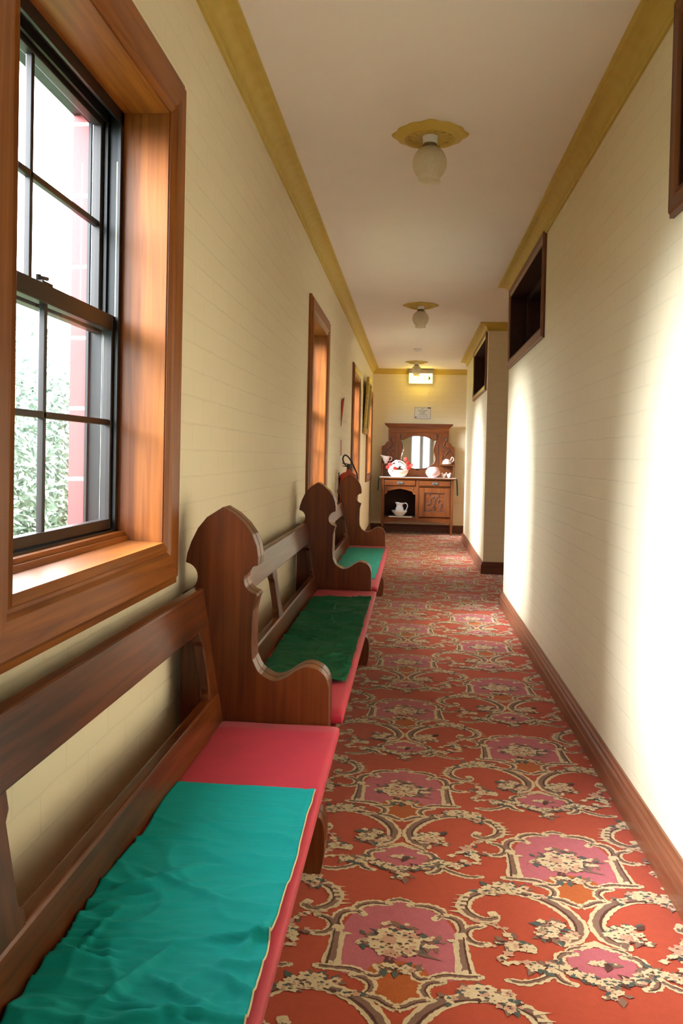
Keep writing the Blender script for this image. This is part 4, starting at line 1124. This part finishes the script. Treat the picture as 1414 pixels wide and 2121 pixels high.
# birds
def bird(x, lab, rz):
    o = thing('bird_figurine', lab, 'figurine', (x, 13.86, TOPZ), 'pair of china birds'); o.rotation_euler = (0, 0, rz)
    mb = MB(); mb.lathe([(.001, 0), (.016, 0), (.014, .006), (.008, .014)], n=14)
    mb.ball((0, 0, .034), (.034, .018, .022), 8); mb.ball((-.026, 0, .074), (.014, .012, .014), 8)
    mb.tube([(-.014, 0, .040), (-.025, 0, .070)], [.015, .008], 8); mb.tube([(.018, 0, .038), (.050, 0, .092)], [.012, .005], 8); mb.tube([(-.037, 0, .074), (-.052, 0, .070)], [.004, .001], 6)
    mb.build('bird_body', M['pale_pink'], o, smooth=True)
    for s in (-1, 1):
        w_ = MB(); w_.ball((.006, s*.014, .048), (.018, .004, .022), 6); w_.build('wing', M['pale_pink'], o, smooth=True)
bird(.515, 'left one of two small pale china birds beside the pink pot', 0.2)
bird(.598, 'right one of two small pale china birds, nearer the sideboard end', 2.6)
# jug and bowl in the niche
NZ = .290
mb = MB(); mb.prism([(-.385+.395*i/16, 13.80+.012*(i % 2)) for i in range(17)]+[(.010, 14.02), (-.385, 14.02)], 2, NZ+.001, NZ+.005)
# hanging edge
mb.box((-.375, 13.789, NZ-.006), (.0, 13.7925, NZ+.004))
tag(mb.build('lace_doily', M['lace']), 'white lace doily under the wash bowl in the sideboard niche', 'doily')
bw = thing('wash_bowl', 'white wash bowl on the doily in the sideboard niche', 'bowl', (-.205, 13.90, NZ+.0055))
mb = MB(); mb.lathe([(.001, .0), (.055, 0), (.058, .008), (.090, .030), (.120, .066), (.138, .096), (.134, .098), (.114, .070), (.084, .036), (.001, .014)], n=40); mb.build('bowl_body', M['porcelain'], bw, smooth=True)
wj = thing('wash_jug', 'white and blue wash jug with curved handle standing in the bowl', 'jug', (-.205, 13.90, NZ+.021))
mb = MB(); mb.lathe([(.001, .0), (.048, 0), (.062, .025), (.074, .075), (.066, .120), (.050, .155), (.052, .185), (.064, .206), (.060, .206), (.046, .18), (.001, .02)], n=36)
for i, (x, y, z) in enumerate(mb.v):
    if z > .18 and x < 0: mb.v[i] = (x*1.25, y, z+.008)
mb.build('jug_body', M['porcelain'], wj, smooth=True)
mb = MB(); mb.tube(catmull([(.050, 0, .185), (.090, 0, .205), (.125, 0, .185), (.130, 0, .140), (.105, 0, .085), (.070, 0, .060)], 6), .009, 10); mb.build('handle', M['porcelain'], wj, smooth=True)

# ------------------------------------------------------------------ left wall objects
EY = 8.0
fe = thing('fire_extinguisher', 'red fire extinguisher with looped black hose hung on the left wall', 'fire extinguisher', (-.622, EY, .62))
mb = MB(); mb.lathe([(.001, 0), (.082, 0), (.086, .006), (.086, .455)]+[(.086*cos(radians(a)), .455+.055*sin(radians(a))) for a in range(10, 76, 8)]+[(.020, .512), (.018, .535), (.001, .535)], n=36); mb.build('cylinder', M['ext_red'], fe, smooth=True)
mb = MB(); mb.box((-.012, -.02, .535), (.016, .02, .575)); mb.prism([(-.06, .588), (.03, .575), (.03, .582), (-.06, .598)], 1, -.010, .010); mb.prism([(-.055, .560), (.01, .553), (.01, .560), (-.055, .567)], 1, -.010, .010); mb.tube([(0, 0, .53), (0, 0, .58)], .016, 12)
mb.build('valve', M['rubber'], fe)
mb = MB(); mb.tube([(.02, 0, .562), (.04, 0, .568)], .012, 12); mb.build('gauge', M['nickel'], fe)
mb = MB(); mb.tube(catmull([(-.005, -.015, .555), (-.035, -.03, .585), (-.052, -.035, .630), (-.038, -.035, .668), (-.008, -.035, .660), (.030, -.033, .610), (.060, -.03, .550), (.085, -.03, .490), (.094, -.02, .40), (.092, -.01, .25), (.090, 0, .12)], 6), .0075, 10); mb.build('hose', M['rubber'], fe, smooth=True)
mb = MB(); mb.lathe([(.0868, .18), (.0868, .40)], n=36); mb.v = [v for v in mb.v]
fs2 = [f for f in mb.f if all(-2.3 < math.atan2(mb.v[i][1], mb.v[i][0]) < -.2 or math.atan2(mb.v[i][1], mb.v[i][0]) > 3.3 for i in f)]
mb.f = fs2; mb.m = [0]*len(fs2); mb.build('label_sheet', M['paper'], fe, recalc=False)
mb = MB(); mb.box((-.0925, -.03, .10), (-.086, .03, .50)); mb.box((-.0925, -.05, .42), (-.080, -.03, .45)); mb.build('wall_bracket', M['rubber'], fe)

ps = thing('pennant_sign', 'narrow tan and red sign projecting from the wall above the extinguisher', 'sign', (XL, 8.12, 1.57))
mb = MB(); mb.add([(0, 0, 0), (.004, 0, 0), (.030, -.05, .285), (0, .11, .275), (.0, .014, 0), (.003, .012, 0), (.036, -.045, .285), (.004, .115, .275)], [(0, 1, 2, 3), (4, 7, 6, 5), (0, 3, 7, 4), (1, 5, 6, 2), (2, 6, 7, 3), (0, 4, 5, 1)])
mb.build('sign_plate', M['sign_tan'], ps)
mb = MB(); mb.prism([(.004, .012), (.010, .012), (.030, .26), (.012, .26)], 1, -.052, -.050)
mb.build('red_stripe', M['sign_red'], ps)
mb = MB(); mb.box((0, -.07, 0), (.003, .07, .215)); ws = mb.build('extinguisher_sign', M['white']); ws.location = (XL, 8.16, 1.235)
tag(ws, 'small red and white label plate on the wall just above the extinguisher hose', 'sign')
mb = MB(); mb.box((.003, -.060, .050), (.0042, .060, .208)); mb.build('red_panel', M['sign_red'], ws)

pf_ = thing('picture_frame', 'tall gilt framed picture hung between the two farthest windows', 'picture', (XL, 11.55, 1.60))
def fprof(a, b, w=.075):
    return a, b
y0p, y1p, z0p, z1p = 0, .78, 0, .80
lean = lambda z: .008+.040*z/.8
mb = MB(); w = .085
for (ya_, yb_, za_, zb2) in ((0, w, 0, .8), (.78-w, .78, 0, .8), (w, .78-w, 0, w), (w, .78-w, .8-w, .8)):
    vs = [];
    for y in (ya_, yb_):
        for z in (za_, zb2):
            vs += [(lean(z), y, z), (lean(z)+.040, y, z)]
    mb.add(vs, [(0, 1, 3, 2), (4, 6, 7, 5), (0, 4, 5, 1), (2, 3, 7, 6), (1, 5, 7, 3), (0, 2, 6, 4)])
mb.build('gilt_frame', M['gold'], pf_, bevel=.012)
mb = MB(); mb.add([(lean(w)+.02, w-.01, w-.01), (lean(w)+.02, .79-w, w-.01), (lean(.8-w)+.02, .79-w, .81-w), (lean(.8-w)+.02, w-.01, .81-w)], [(0, 1, 2, 3)]); mb.build('painting', M['canvas'], pf_, solid=.004)
